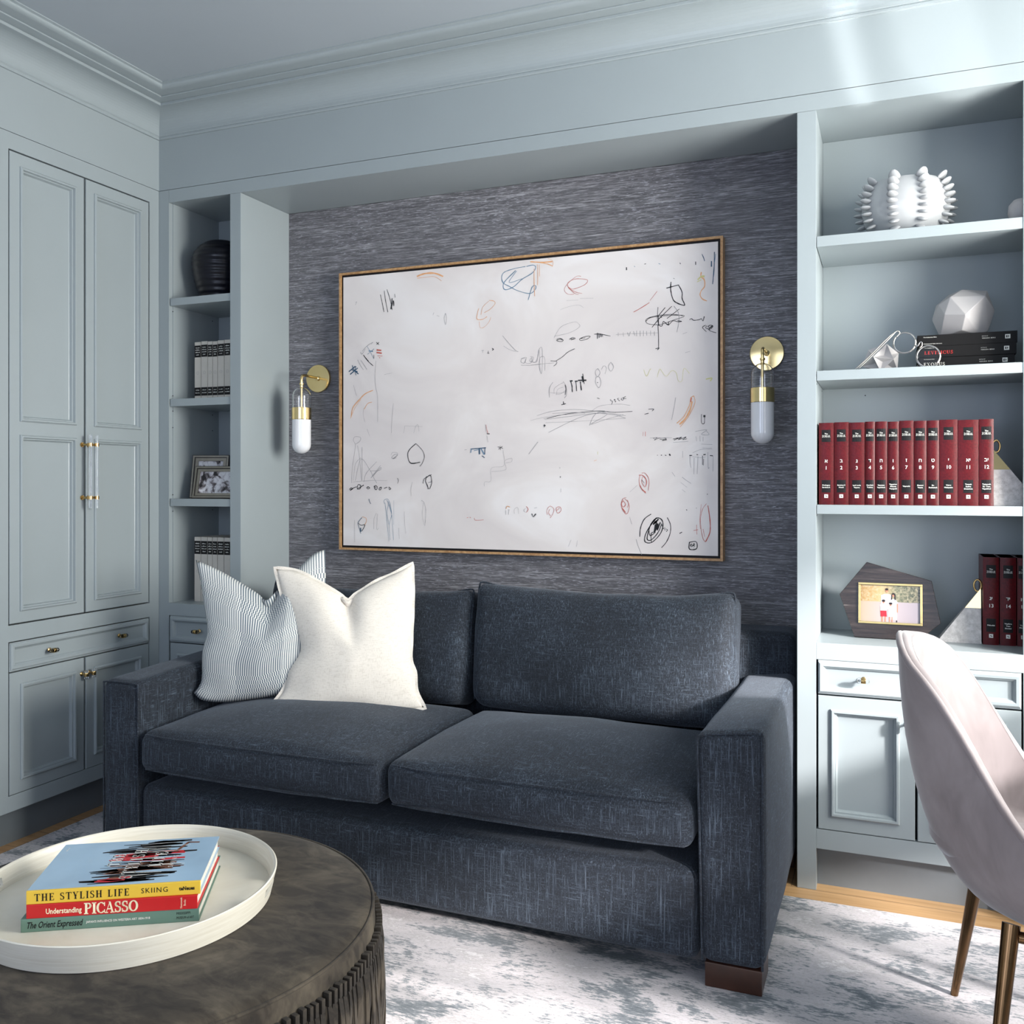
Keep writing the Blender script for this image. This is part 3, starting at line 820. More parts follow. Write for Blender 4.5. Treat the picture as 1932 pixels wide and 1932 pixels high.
# ------------------------------------------------------------------ scatter cushions
def resample(pts, n):
    P = smooth_path([(x, y, 0) for x, y in pts], 6)
    L = [0]
    for i in range(1, len(P)): L.append(L[-1]+(P[i]-P[i-1]).length)
    out = []
    for k in range(n):
        t = L[-1]*k/(n-1); j = 1
        while j < len(L)-1 and L[j] < t: j += 1
        w = (t-L[j-1])/max(1e-9, L[j]-L[j-1]); out.append(P[j-1].lerp(P[j], w))
    return out
def pillow(root_args, P0, yaw, tilt, top, right, bot, left, thick, mat, welt=0.0, fold=None, n=40):
    """outline given by four edges (metres in the cushion's own plane), puffed out on both sides"""
    y, t = R(yaw), R(tilt)
    ex = Vector((math.cos(y), math.sin(y), 0)); nn = Vector((math.sin(y), -math.cos(y), 0))
    up = Vector((0,0,1))*math.cos(t) - nn*math.sin(t); out = ex.cross(up)
    M = Matrix(((ex.x, out.x*-1, up.x, P0[0]), (ex.y, out.y*-1, up.y, P0[1]), (ex.z, out.z*-1, up.z, P0[2]), (0,0,0,1)))
    root = thing(*root_args, loc=P0)
    T, B = resample(top, n), resample(bot, n); Lf, Rt = resample(left, n), resample(right, n)
    Lf, Rt = Lf[::-1], Rt[::-1]        # bottom to top
    bm = NB(); uvl = bm.loops.layers.uv.new('UVMap')
    w0 = abs(right[len(right)//2][0]-left[len(left)//2][0])
    g = {}
    for side in (-1, 1):
        for i in range(n):
            for j in range(n):
                u, v = i/(n-1), j/(n-1)
                c = (B[i]*(1-v) + T[i]*v) + (Lf[j]*(1-u) + Rt[j]*u) - (B[0]*(1-u)*(1-v) + B[-1]*u*(1-v) + T[0]*(1-u)*v + T[-1]*u*v)
                edge = i in (0, n-1) or j in (0, n-1)
                if edge and side == 1: g[(1,i,j)] = g[(-1,i,j)]; continue
                a, b = 2*u-1, 2*v-1
                h = thick*(max(0, 1-a*a)**0.55)*(max(0, 1-b*b)**0.55)
                # corners flatten into ears
                h *= 1-0.35*(abs(a)*abs(b))**1.5
                if fold: h -= fold(u, v, side)*min(1, h/0.02)
                q = Vector((c.x, side*h, c.y))
                q.y += 0.004*noise.noise(Vector((u*5, v*5, side)))*min(1, h/0.02)
                g[(side,i,j)] = bm.verts.new(M @ q - Vector(P0))
    for side in (-1, 1):
        for i in range(n-1):
            for j in range(n-1):
                vs = [g[(side,i,j)], g[(side,i+1,j)], g[(side,i+1,j+1)], g[(side,i,j+1)]]
                f = bm.faces.new(vs)
                for lp, (ii, jj) in zip(f.loops, ((i,j),(i+1,j),(i+1,j+1),(i,j+1))):
                    lp[uvl].uv = (ii/(n-1)*w0*1.06, jj/(n-1)*0.50)
    cov = obj('cover', bm, mat, root, smooth=True)
    if welt:
        P = []
        for seq in (Lf, T, Rt[::-1], B[::-1]): P += [M @ Vector((q.x, 0, q.y)) - Vector(P0) for q in seq[:-1]]
        # flat flange around the edge
        s = NB(); cen = sum(P, Vector())/len(P); prev = None; first = None
        for i, q in enumerate(P):
            tdir = (P[(i+2) % len(P)] - P[i-2]).normalized(); o_ = tdir.cross(M.to_3x3() @ Vector((0,1,0))).normalized()
            if o_.dot(q-cen) < 0: o_ = -o_
            wob = (M.to_3x3() @ Vector((0,1,0)))*0.003*math.sin(i*0.9)
            a_ = [s.verts.new(q - o_*0.004 + wob*0 + (M.to_3x3() @ Vector((0,1,0)))*d_) for d_ in (0.0016,)] + \
                 [s.verts.new(q + o_*welt + wob + (M.to_3x3() @ Vector((0,1,0)))*0.0010), s.verts.new(q + o_*welt + wob - (M.to_3x3() @ Vector((0,1,0)))*0.0010),
                  s.verts.new(q - o_*0.004 - (M.to_3x3() @ Vector((0,1,0)))*0.0016)]
            if prev:
                for k in range(4): s.faces.new((prev[k], prev[(k+1) % 4], a_[(k+1) % 4], a_[k]))
            else: first = a_
            prev = a_
        for k in range(4): s.faces.new((prev[k], prev[(k+1) % 4], first[(k+1) % 4], first[k]))
        obj('flange', s, mat, root, smooth=True, angle=50)
    return root
def chop(u0, depth, wdt, low=0.55):
    """crease that runs down from the karate-chopped top edge"""
    def f(u, v, side):
        k = max(0, (v-low)/(1-low))
        return depth*k*math.exp(-((u-u0)/(wdt*(0.5+0.8*(1-k))))**2)
    return f
pillow(('striped_cushion', 'grey and white striped checked scatter cushion at the left sofa arm', 'cushion'), (0.57,-0.44,0.447), 25, 15,
       [(-0.044,0.509),(0.026,0.478),(0.099,0.438),(0.173,0.392),(0.201,0.369),(0.234,0.401),(0.293,0.464),(0.353,0.527),(0.392,0.542)],
       [(0.392,0.542),(0.399,0.418),(0.389,0.31),(0.388,0.205),(0.391,0.118),(0.408,0.041)],
       [(-0.019,0.066),(0.013,0.040),(0.09,0.034),(0.193,0.045),(0.295,0.054),(0.408,0.041)],
       [(-0.044,0.509),(-0.024,0.438),(-0.006,0.358),(0.012,0.269),(0.0,0.199),(0.003,0.105),(-0.019,0.066)],
       0.075, striped, 0.0, chop(0.55, 0.05, 0.14))
pillow(('cream_cushion', 'plain cream linen scatter cushion with flanged edge, standing in front of the striped one', 'cushion'), (0.79,-0.38,0.44), 18.8, 17,
       [(-0.012,0.493),(0.064,0.484),(0.144,0.446),(0.216,0.405),(0.248,0.384),(0.273,0.406),(0.339,0.449),(0.409,0.482),(0.458,0.512)],
       [(0.458,0.512),(0.466,0.391),(0.467,0.267),(0.469,0.189),(0.485,0.147),(0.493,0.087),(0.523,0.036)],
       [(-0.001,0.019),(0.104,0.014),(0.208,0.023),(0.312,0.031),(0.416,0.026),(0.523,0.036)],
       [(-0.012,0.493),(0.016,0.415),(0.054,0.325),(0.099,0.225),(0.066,0.151),(0.051,0.082),(-0.001,0.019)],
       0.070, linen, 0.007, chop(0.52, 0.04, 0.12))

# ------------------------------------------------------------------ painting in the niche
pt = thing('framed_painting', 'large abstract white painting with scribbled marks in thin oak frame', 'painting', (1.4085,0.28,1.484))
X0, X1, Z0, Z1, YF = 0.661, 2.156, 0.9395, 2.0275, 0.262
bm = NB(); fw, gp = 0.0085, 0.0085
for a in ((X0,X1,Z1-fw,Z1), (X0,X1,Z0,Z0+fw), (X0,X0+fw,Z0+fw,Z1-fw), (X1-fw,X1,Z0+fw,Z1-fw)):
    box(bm, a[0], a[1], YF, 0.306, a[2], a[3])
wpart('frame', bm, oakf, pt)
wpart('backing', bx(X0+fw, X1-fw, YF+0.009, 0.306, Z0+fw, Z1-fw), black_ink, pt)
wpart('canvas', bx(X0+fw+gp, X1-fw-gp, YF+0.005, YF+0.0089, Z0+fw+gp, Z1-fw-gp), canvas_m, pt)
STROKES = '''O14 -401 503 -368 511 -326 509 -290 494
O3 -399 496 -368 497 -326 496 -297 478
K3 -560 446 -553 418 -544 378
K3 -543 460 -537 421 -527 376
K3 -531 464 -517 424 -508 383
K5 -508 428 -514 386 -503 419 -501 398
K3 -497 444 -495 430
G2 -672 423 -666 426 -672 414
G2 -333 351 -329 361
G2 -317 349 -306 345
G2 -280 355 -286 337 -280 312 -276 336 -280 355
O5 -101 390 -83 386 -78 376 -97 357 -121 346
O3 -103 387 -127 367 -134 339
O5 -143 364 -149 344 -150 324 -127 322 -110 331
O2 -141 315 -138 293 -123 292 -103 309 -94 328
B5 46 502 72 505 82 495 68 476 29 457 -1 434 -31 424 -44 431 -40 453 4 491
B4 42 502 4 499 -40 489 -51 470 -44 449 -22 436 12 417 59 403 80 416 82 429 68 425 53 380
B3 8 489 -22 450 29 459
K3 -578 263 -566 252
K3 -566 262 -577 254
R14 -577 233 -556 230
R14 -577 223 -554 219
R3 -573 210 -551 208
R3 -566 203 -561 201
B2 -620 250 -607 231 -590 200
B3 -617 218 -588 238
G2 -642 230 -620 250 -593 264 -602 256
G2 -649 229 -642 220 -627 240
K4 -636 217 -617 193 -592 172
K3 -634 213 -620 199 -612 190
G3 -662 199 -647 173 -636 159
G3 -647 196 -632 176 -620 159
K3 -589 215 -589 200
B8 -612 231 -593 228
N7 -702 154 -672 174
N7 -696 143 -661 167
N6 -686 179 -679 161 -658 143
N5 -669 174 -674 157 -669 139
N6 -691 162 -662 152
G2 -580 191 -584 131 -580 85 -572 50 -572 -47
G1 -542 136 -508 141
G2 -132 207 -122 207
G2 -127 207 -127 198
K3 -109 196 -101 195
K2 -105 204 -105 196
K3 -90 213 -84 209 -89 205
G2 -48 257 -22 227 4 200 14 195
G1 -44 219 -22 205 4 196
G2 25 169 42 168 38 152 25 157 29 169 46 172 42 154 63 151 68 171 59 159 80 154 89 170 95 197 99 122
G2 25 145 68 143 101 145
O9 -593 77 -627 65 -657 40 -684 11 -691 -23
O3 -694 -29 -676 7 -647 44
O6 -598 31 -617 26 -632 5
G1 -634 10 -637 -16 -629 -46
G1 -681 101 -667 58
G1 -503 23 -510 -53 -511 -91
G1 -620 -72 -607 -102
O12 61 518 104 512 146 511
O6 146 495 125 505 99 511
O2 129 524 148 512 146 493
O4 76 491 76 440 78 392
O3 89 506 90 466 89 431
O3 96 505 97 462
R3 206 414 204 429 228 441 261 439 278 432 265 417 224 406 206 414 228 392 244 385
R2 228 388 204 390 191 407 206 429 236 450 253 449
R3 212 407 236 394 257 388
G1 175 336 208 345 244 348 263 337
G1 199 367 244 366
G1 249 371 299 368
K5 419 467 419 457
B3 446 469 449 465
K3 482 472 488 473
B3 532 470 538 467
K4 605 466 608 461
K5 659 465 659 454
N3 680 489 686 475 689 464
N4 722 492 721 443 716 384
N6 712 462 712 443
B3 726 485 722 454
K6 575 403 574 377 582 343 597 329 619 320 621 325 613 344 613 365 602 388 597 390 559 383
K3 583 415 587 413
O7 678 428 677 413 688 401 689 379 678 365 674 351 682 337 697 329
Y12 666 403 678 413 689 412
Y6 664 396 678 402
R3 444 309 475 324 500 338
R2 502 345 527 375
K2 617 284 582 292 525 291 490 282 494 266 536 260 582 272 617 281 612 287 544 289 502 285 488 274
K2 530 320 528 287 532 256
K3 528 287 555 317
K3 532 279 578 320
K3 561 279 604 309
K3 509 252 536 282 544 284
G3 585 320 600 297 602 267 595 230
K3 532 290 533 260 544 255 549 270 563 258 568 269 566 256 582 270 600 265 612 266 597 269
K3 530 260 532 215 532 177
K4 521 178 534 180 528 174
K3 638 270 645 273 653 267 671 268 678 271 684 263 688 278
K3 693 248 682 241 695 226
K3 697 246 693 239 708 234 717 243 708 247 700 242 711 239 715 246 704 231 728 220
G2 389 242 389 229
G2 407 241 408 226
G2 422 240 428 227 433 242
G2 444 243 449 227
G2 455 244 455 225
G2 467 243 468 224
G2 479 243 479 224
G2 490 241 491 225
G2 504 241 504 224
G2 517 238 518 223
G1 381 235 428 235 532 232
K3 302 241 325 240 361 231
K4 314 245 314 224
K2 319 243 320 227 325 242 327 229 331 240 333 230
K2 162 231 175 234 187 227 179 222 162 227 177 231 183 227
K2 210 228 222 234 232 230 216 226 228 229 212 230
K2 249 228 265 234 287 235 277 226 253 222 249 228 269 230
G1 152 237 179 275 228 289 244 282 247 269 208 251 154 243
G2 61 143 104 146 152 147
G2 61 175 74 170 70 155 87 156 95 197 106 204 108 161 104 110 95 142 99 169 116 168 117 121
K2 139 155 162 152 160 142 150 136
K2 160 154 185 168 204 183 230 194
K5 215 79 220 62 221 40
K4 234 79 236 61 237 43
K6 251 76 253 60 255 45
K9 212 80 222 80
K8 231 78 241 78
K9 242 81 273 80
K11 258 95 262 74
K4 260 104 265 68
G2 135 24 135 57 148 78
G2 187 79 199 59 199 31 191 20
K3 194 67 197 51 194 31
G1 137 41 171 38 195 41
G1 152 37 154 56 171 68 187 75
G1 162 33 166 52 187 59
G1 158 33 179 36 195 47
K4 180 -4 197 0
K3 187 8 190 -4
K3 313 16 322 13
K4 112 -75 120 -77
K4 116 -72 115 -82
G2 315 120 306 108 313 91 324 104 315 120
G2 309 89 307 70 319 52 327 69 321 89 309 89
G2 363 140 354 124 363 108 373 123 363 140
G1 329 115 337 128 347 120 341 99
K2 313 71 316 70
K2 363 10 361 6 369 2 365 -9
K2 379 9 375 8 381 1 377 0
K2 391 13 387 10 395 3
K2 403 13 400 8 407 5
K2 407 16 409 7
K2 416 18 408 12 418 10
Y3 480 108 490 85 502 107 506 109
Y2 527 80 536 107 544 98 559 82 578 100 593 92 600 65 613 65 619 106 638 88
Y11 693 66 713 69 708 59
G2 623 159 641 163
G1 615 223 630 228
G2 87 -40 146 -26 228 -22 309 -30 381 -37
G2 112 -52 187 -39 293 -30 341 -30
K2 125 -51 208 -36 317 -30 373 -36 440 -35
G2 116 -55 269 -41 349 -39 416 -49
G2 146 -34 249 -33 369 -44 416 -58
G1 61 -57 146 -42 269 -37
G1 295 -28 325 -12 389 -8 432 -14
G2 285 -80 297 -53 317 -35 349 -43 289 -76 349 -59 408 -45
G2 131 -102 208 -67 269 -45 349 -32
G1 120 -66 249 -64 416 -58
G2 591 8 587 -20 577 -68
O5 654 11 643 6 640 -14 632 -33 619 -58 595 -80
O3 654 9 656 -15 634 -59 606 -93
R8 645 6 642 -9
O12 647 -7 640 -36 623 -66 604 -84
K3 679 -51 678 -69 680 -82 688 -82 689 -60
K14 685 -58 692 -58
K3 483 -46 497 -43
K3 497 -29 515 -29 509 -36
R4 486 -106 486 -122
R2 478 -107 477 -121
G1 -458 -92 -453 -69 -448 -65 -378 -69
G1 -415 -93 -406 -66 -408 -74
G1 -392 -87 -396 -62 -406 -66
K5 -405 -133 -432 -155 -440 -176 -428 -207 -387 -204
K3 -405 -133 -378 -158 -369 -183 -378 -208 -389 -220
G2 -513 -175 -505 -165 -484 -169 -496 -186 -510 -186 -496 -173 -484 -176 -505 -190 -489 -186
K3 -375 -285 -368 -266 -338 -251
K5 -359 -258 -364 -275 -357 -291 -352 -306
K4 -359 -262 -343 -254 -338 -283 -347 -306
K2 -352 -281 -340 -279
K4 -699 -309 -691 -302 -684 -306 -696 -312 -684 -304 -667 -298
K4 -664 -302 -659 -289 -647 -294 -652 -306 -664 -306 -647 -298 -634 -291
K4 -622 -303 -615 -298 -607 -302 -615 -306 -620 -302
K4 -587 -296 -580 -293 -573 -300 -578 -309 -585 -304 -587 -296 -578 -302
K4 -563 -300 -554 -300 -561 -310 -566 -306 -556 -298
K5 -544 -304 -530 -299
K4 -522 -298 -520 -309 -514 -304 -522 -298
G2 -689 -283 -686 -223 -672 -141 -674 -128 -681 -115 -674 -102 -649 -105 -652 -120 -669 -130
G2 -662 -137 -654 -180 -644 -274
G2 -642 -142 -642 -274
G2 -672 -274 -647 -189 -607 -232 -593 -257 -576 -283
G2 -634 -279 -622 -244 -576 -200
G2 -602 -264 -559 -215
G2 -605 -236 -563 -234 -559 -223 -593 -257
G1 -684 -279 -593 -273 -530 -274
G1 -681 -274 -672 -210 -647 -184
K2 -485 -264 -481 -274 -485 -285
N3 -611 -345 -607 -357 -602 -364
N3 -642 -418 -659 -437 -657 -452 -647 -480
N8 -649 -458 -646 -473
O3 -642 -415 -625 -419 -622 -432 -629 -445
K3 -659 -439 -647 -448 -629 -447 -642 -471
B2 -542 -363 -544 -351 -530 -344 -520 -355 -513 -380 -508 -422 -502 -502
B2 -539 -359 -534 -401 -527 -465 -522 -507
B2 -525 -353 -517 -380 -510 -405 -520 -443 -517 -502
B5 -521 -365 -510 -401
B2 -532 -348 -525 -363 -530 -401 -522 -443
B1 -501 -350 -501 -443
G1 -479 -455 -477 -497
G1 -455 -392 -453 -442 -448 -476
G1 -578 -400 -588 -423 -589 -462
G1 -573 -402 -576 -461 -568 -457
G2 -382 -349 -371 -356 -363 -383 -364 -420 -367 -445
G1 -373 -358 -378 -399 -371 -441
G1 -676 -429 -675 -515
G1 -420 -279 -427 -308 -425 -333
N6 -176 -157 -114 -153
N9 -141 -155 -140 -177
B10 -134 -155 -121 -178
B7 -172 -155 -176 -171
N4 -130 -182 -119 -190
B4 -163 -163 -141 -159
G3 -201 -160 -192 -159
N5 -118 -153 -119 -178
R3 -114 -68 -111 -85 -105 -103
K5 -110 -101 -99 -102
G2 -115 -68 -116 -93
G1 -110 -109 -105 -133
K2 -66 -150 -46 -156
K2 -64 -160 -48 -148
K2 -57 -146 -56 -162
G1 -46 -162 -42 -219 -92 -228 -94 -275 -119 -279 -121 -295
G1 -92 -241 -35 -234 -40 -203 -12 -193 -12 -205 -35 -210
G3 55 -179 72 -158 91 -135
R3 -192 -413 -186 -411
R3 -179 -409 -176 -413
R3 -161 -413 -159 -420 -145 -421 -123 -419
O5 -34 -377 -29 -368 -18 -371
G2 -34 -383 -35 -399
G2 -22 -379 -25 -399
G1 -1 -395 -1 -379 12 -373 16 -395
R4 46 -368 53 -378 46 -390
G2 44 -374 36 -382 42 -390
K5 67 -394 73 -404 82 -394
G2 68 -398 74 -407 85 -396
G2 76 -374 87 -372
R2 127 -397 125 -381 137 -366 152 -377 146 -397 137 -409
R2 137 -377 131 -389 139 -401
R3 160 -383 162 -371 175 -369 179 -381 168 -391 162 -383 173 -373
G2 174 -226 174 -232
K3 176 -259 176 -264
G2 178 -303 178 -316
K2 513 -130 528 -127 517 -136 536 -129 559 -131 544 -138 561 -135 536 -133
G2 502 -128 578 -129
K2 582 -133 600 -130 585 -137 612 -127 600 -136 627 -127 615 -136 630 -133
G1 582 -145 634 -142
G2 658 -109 697 -104 678 -119 704 -121 693 -106
G1 660 -126 662 -142
G1 673 -124 674 -143
G1 684 -128 684 -143
G1 678 -152 715 -154
G1 682 -165 713 -166
G1 649 -181 678 -170 715 -169
K4 527 -188 529 -188
K4 540 -188 544 -188
K4 554 -188 559 -189
K7 569 -184 573 -190
K5 638 -190 647 -190
K4 662 -187 667 -188
K6 685 -188 693 -187
K6 707 -191 717 -192
G2 640 -192 640 -212 643 -231
G2 654 -198 653 -253
G2 667 -194 664 -253
K2 682 -191 682 -222
K2 686 -202 685 -224
G2 700 -180 701 -231 705 -231
G2 718 -193 717 -244
G1 649 -194 678 -198 693 -195
G1 615 -175 615 -197
G2 613 -263 627 -274 644 -285
G1 608 -281 630 -298
G1 578 -246 589 -261
G1 613 -305 624 -314
R6 463 -256 477 -257 488 -270 490 -283 486 -296
R3 467 -256 464 -275 469 -298 488 -319
R8 467 -292 475 -306 487 -315
R3 473 -249 484 -249 496 -264 499 -283 496 -309
R3 477 -260 473 -279 484 -298
K2 473 -272 482 -283
R3 418 -334 407 -338 400 -356 405 -375 416 -390 424 -386 429 -363 422 -342
R4 408 -344 401 -356 408 -367 416 -357 408 -346
R5 404 -371 416 -386
R3 412 -338 426 -352 422 -369
G1 430 -315 457 -291
G1 430 -401 438 -426
G2 453 -478 461 -503 473 -531
K4 506 -390 482 -408 469 -438 466 -469
K4 562 -401 573 -425 572 -455 559 -485 542 -505
K5 525 -402 498 -438 484 -468 486 -487 509 -487 536 -460 547 -433 544 -411 528 -403 509 -419 498 -445 492 -476 506 -479 528 -456 542 -426
K8 532 -407 513 -426 525 -415 517 -453 530 -422 527 -445 538 -418
K4 498 -438 502 -464 521 -452 506 -457 507 -487
K9 521 -426 517 -453
K4 542 -422 549 -441
K3 553 -435 554 -446
K3 558 -440 563 -444 558 -450
K5 627 -373 630 -376
K3 660 -368 663 -368
K3 697 -321 700 -321
K5 604 -455 613 -450
R7 700 -359 705 -390 708 -423 706 -452 693 -480
R3 695 -353 682 -372 675 -405 678 -442 684 -471 693 -482
R2 678 -355 673 -405 675 -438
R2 689 -464 684 -438
R3 662 -424 663 -457
R3 652 -444 667 -441
K5 638 -484 661 -482 662 -505 638 -507 638 -483
K4 645 -488 641 -496 648 -497 647 -493 642 -493
K4 651 -497 651 -489 655 -489 654 -493 651 -493 656 -498
K3 643 -502 644 -502
K3 652 -502 653 -502
G1 206 -509 216 -486
G1 236 -509 240 -487
O3 301 -206 311 -202
Y3 315 -173 315 -183'''
bms = {k: NB() for k in STROKE}
lay = 0
for ln in STROKES.split('\n'):
    h, *v = ln.split(' ')
    k, w = h[0], int(h[1:])*0.00047+0.0005
    P = [(1.4055+int(v[i])/1000, YF+0.0042-lay*2e-6, 1.4845+int(v[i+1])/1000) for i in range(0, len(v), 2)]
    lay = (lay+1) % 300
    S = smooth_path(P, 5) if len(P) > 2 else [Vector(p) for p in P]
    b = bms[k]; prev = None; n = len(S)
    for i, p in enumerate(S):
        tdir = (S[min(n-1, i+1)] - S[max(0, i-1)]); 
        if tdir.length < 1e-6: tdir = Vector((1,0,0))
        tdir.normalize(); nrm = Vector((-tdir.z, 0, tdir.x))
        ww = w*0.5*(0.65+0.7*abs(noise.noise(p*60))+0.25*noise.noise(p*9))
        if k in 'KN': ww *= 1.25
        a = (b.verts.new(p+nrm*ww), b.verts.new(p-nrm*ww))
        if prev: b.faces.new((prev[0], prev[1], a[1], a[0]))
        prev = a
NMS = dict(K='black_marks', G='pencil_marks', B='pale_blue_marks', N='dark_blue_marks', O='orange_marks', R='red_marks', Y='yellow_marks')
for k, b in bms.items(): wpart(NMS[k], b, STROKE[k], pt)

# ------------------------------------------------------------------ wall sconces
def sconce(x, z, label):
    s = thing('wall_sconce', label, 'wall lamp', (x, 0.307, z), group=None)
    Mw = Matrix.Rotation(R(90), 4, 'X')       # local z -> room -y
    bm = NB(); lathe(bm, [(0,0),(0.0545,0),(0.0555,0.0015),(0.0555,0.009),(0.0545,0.0105),(0.052,0.011),(0,0.011)], 56, Mw)
    obj('back_plate', bm, brass, s, smooth=True, angle=30)
    yg = -0.122
    bm = NB()
    lathe(bm, [(0,0.011),(0.010,0.011),(0.010,0.016),(0.0055,0.019),(0,0.019)], 20, Mw)
    pts = [(0,-0.015,0.002),(0,-0.06,0.002),(0,-0.098,0.003),(0,yg+0.008,0.000),(0,yg,-0.010),(0,yg,-0.040)]
    tube(bm, smooth_path(pts, 6), 0.0052, 14)
    obj('arm', bm, brass, s, smooth=True, angle=40)
    bm = NB()
    lathe(bm, [(0,-0.030),(0.0085,-0.030),(0.0085,-0.036),(0.006,-0.038),(0.006,-0.046),(0.0105,-0.048),(0.0105,-0.050),(0,-0.050)], 18, Matrix.Translation((0,yg,0)))
    lathe(bm, [(0,-0.050),(0.0048,-0.050),(0.0048,-0.128),(0,-0.128)], 14, Matrix.Translation((0,yg,0)))
    obj('stem', bm, brass, s, smooth=True, angle=40)
    r = 0.0365; T = Matrix.Translation((0,yg,0))
    out = [(r*math.sin(R(a)), -0.046-r+r*math.cos(R(a))) for a in range(12, 91, 6)] + [(r,-0.128)]
    inn = [(p[0]*0.955, p[1]-0.0014) for p in out[:-1]] + [(r*0.955,-0.128)]
    bm = NB(); lathe(bm, out + inn[::-1], 40, T, close=True)
    obj('glass_shade', bm, clear_glass, s, smooth=True, angle=60, label='clear glass upper shade')
    bm = NB(); lathe(bm, [(0.0,-0.1265),(r+0.0012,-0.1265),(r+0.0018,-0.1275),(r+0.0018,-0.172),(r+0.0012,-0.173),(0,-0.173)], 48, T)
    obj('band', bm, brass, s, smooth=True, angle=30)
    bm = NB(); lathe(bm, [(0,-0.1732),(r,-0.1732)] + [(r*math.cos(R(a)), -0.306+r-r*math.sin(R(a))) for a in range(0, 91, 6)], 48, T)
    obj('opal_shade', bm, opal, s, smooth=True, angle=40, label='white opal glass lower shade')
    return s
sconce(0.5395, 1.622, 'brass wall sconce with capsule shade, left of the painting')
sconce(2.294, 1.632, 'brass wall sconce with capsule shade, right of the painting')

# ------------------------------------------------------------------ ottoman
OC = (1.399, -1.564)
ot = thing('round_ottoman', 'large round taupe suede ottoman with long hanging fringe', 'ottoman', (OC[0], OC[1], RZ))
ZT = 0.420-RZ
bm = NB()
lathe(bm, [(0,ZT+0.004),(0.20,ZT+0.0035),(0.36,ZT+0.001),(0.405,ZT-0.001),(0.417,ZT-0.004),(0.4235,ZT-0.009)], 160)
obj('top', bm, suede, ot, smooth=True, angle=60)
bm = NB(); n = 160
P = [(0.4245*math.cos(i*2*math.pi/n), 0.4245*math.sin(i*2*math.pi/n), ZT-0.0085) for i in range(n)]
tube(bm, P, 0.0032, 8, True)
obj('welt', bm, suede, ot, smooth=True)
bm = NB()
lathe(bm, [(0.4235,ZT-0.009),(0.4275,ZT-0.02),(0.4300,ZT-0.06),(0.4300,0.02),(0.415,0.004),(0,0.004)], 160)
obj('side', bm, suede, ot, smooth=True, angle=50)
def strand(seed):
    """one folded suede strip: looped through a slit near the top, hanging to the floor"""
    rnd = random.Random(seed); bm = NB(); prev = None
    zt = ZT-0.046; N = 16
    w = 0.0043+rnd.random()*0.0010; a1 = rnd.uniform(-0.9,0.9); a2 = rnd.uniform(-1.0,1.0)
    for i in range(N+1):
        t = i/N
        z = zt - (zt-0.012)*t
        rr = 0.4325 + 0.0095*math.sin(min(1, t*9)*math.pi/2) + 0.005*math.sin(t*6+seed*1.7) * min(1, t*3)
        tw = a1*math.sin(t*3.0+seed) + a2*t
        if i == 0: tw = 0.55*(1 if seed % 2 else -1)
        dx, dy = math.sin(tw), math.cos(tw)
        dy_off = 0.0045*math.sin(t*5+seed*2)*min(1, t*2)
        c = Vector((rr, dy_off, z)); d_ = Vector((dx*0.6, dy, 0))*w*(0.8 if i == 0 else 1); th = Vector((0.0012, 0, 0))
        a = [bm.verts.new(c-d_+th), bm.verts.new(c+d_+th), bm.verts.new(c+d_-th), bm.verts.new(c-d_-th)]
        if prev:
            for k in range(4): bm.faces.new((prev[k], prev[(k+1) % 4], a[(k+1) % 4], a[k]))
        else: bm.faces.new(a)
        prev = a
    bm.faces.new(prev)
    # the loop head that stands out of its slit
    box(bm, 0.4300, 0.4420, -w*0.9, w*0.75, zt-0.016, zt+0.006, bev=0.0015)
    return bm
protos = [mesh_from(strand(s), 'fringe_strand', True, 50) for s in range(7)]
for m_ in protos: m_.materials.append(suede)
NS = 190; rest = NB(); first = True
for i in range(NS):
    a = i*2*math.pi/NS
    deg = math.degrees(a) if a <= math.pi else math.degrees(a)-360
    if -112 < deg < 76:      # the side that shows
        o = bpy.data.objects.new('fringe_strand', protos[i*5 % 7]); COL.objects.link(o); o.parent = ot
        o.rotation_euler = (0,0,a+random.uniform(-0.004,0.004)); o.location = (0,0,random.uniform(-0.002,0.003))
    else:
        Mr = Matrix.Rotation(a, 4, 'Z'); me = protos[i*5 % 7]
        vs = [rest.verts.new(Mr @ v.co) for v in me.vertices]
        for p in me.polygons: rest.faces.new([vs[k] for k in p.vertices])
o = obj('fringe', rest, suede, ot, smooth=True, angle=50); o['kind'] = 'stuff'

# ------------------------------------------------------------------ tray
TC = (1.366, -1.549); TZ = 0.4245
tr = thing('round_tray', 'round cream wood-grain serving tray on the ottoman', 'tray', (TC[0], TC[1], TZ))
bm = NB(); lathe(bm, [(0,0),(0.252,0),(0.254,0.002),(0.254,0.010),(0.250,0.011),(0,0.011)], 128)
obj('tray_floor', bm, tray_m, tr, smooth=True, angle=40)
bm = NB(); n = 160
prof = [(0.2535,0.0),(0.2560,0.010),(0.2580,0.018),(0.2610,0.033),(0.2635,0.043),(0.2640,0.046),(0.2620,0.0475),(0.2590,0.0465),(0.2575,0.043),(0.2550,0.033),(0.2520,0.018),(0.2500,0.010)]
def rim_r(j): return prof[j % len(prof)]
holes = set()
for c0 in (11, 91):           # two hand slots opposite each other
    for k in range(-4, 5): holes.add((c0+k) % n)
V = [[bm.verts.new((r*math.cos(i*2*math.pi/n), r*math.sin(i*2*math.pi/n), z)) for r, z in prof] for i in range(n)]
NP = len(prof)
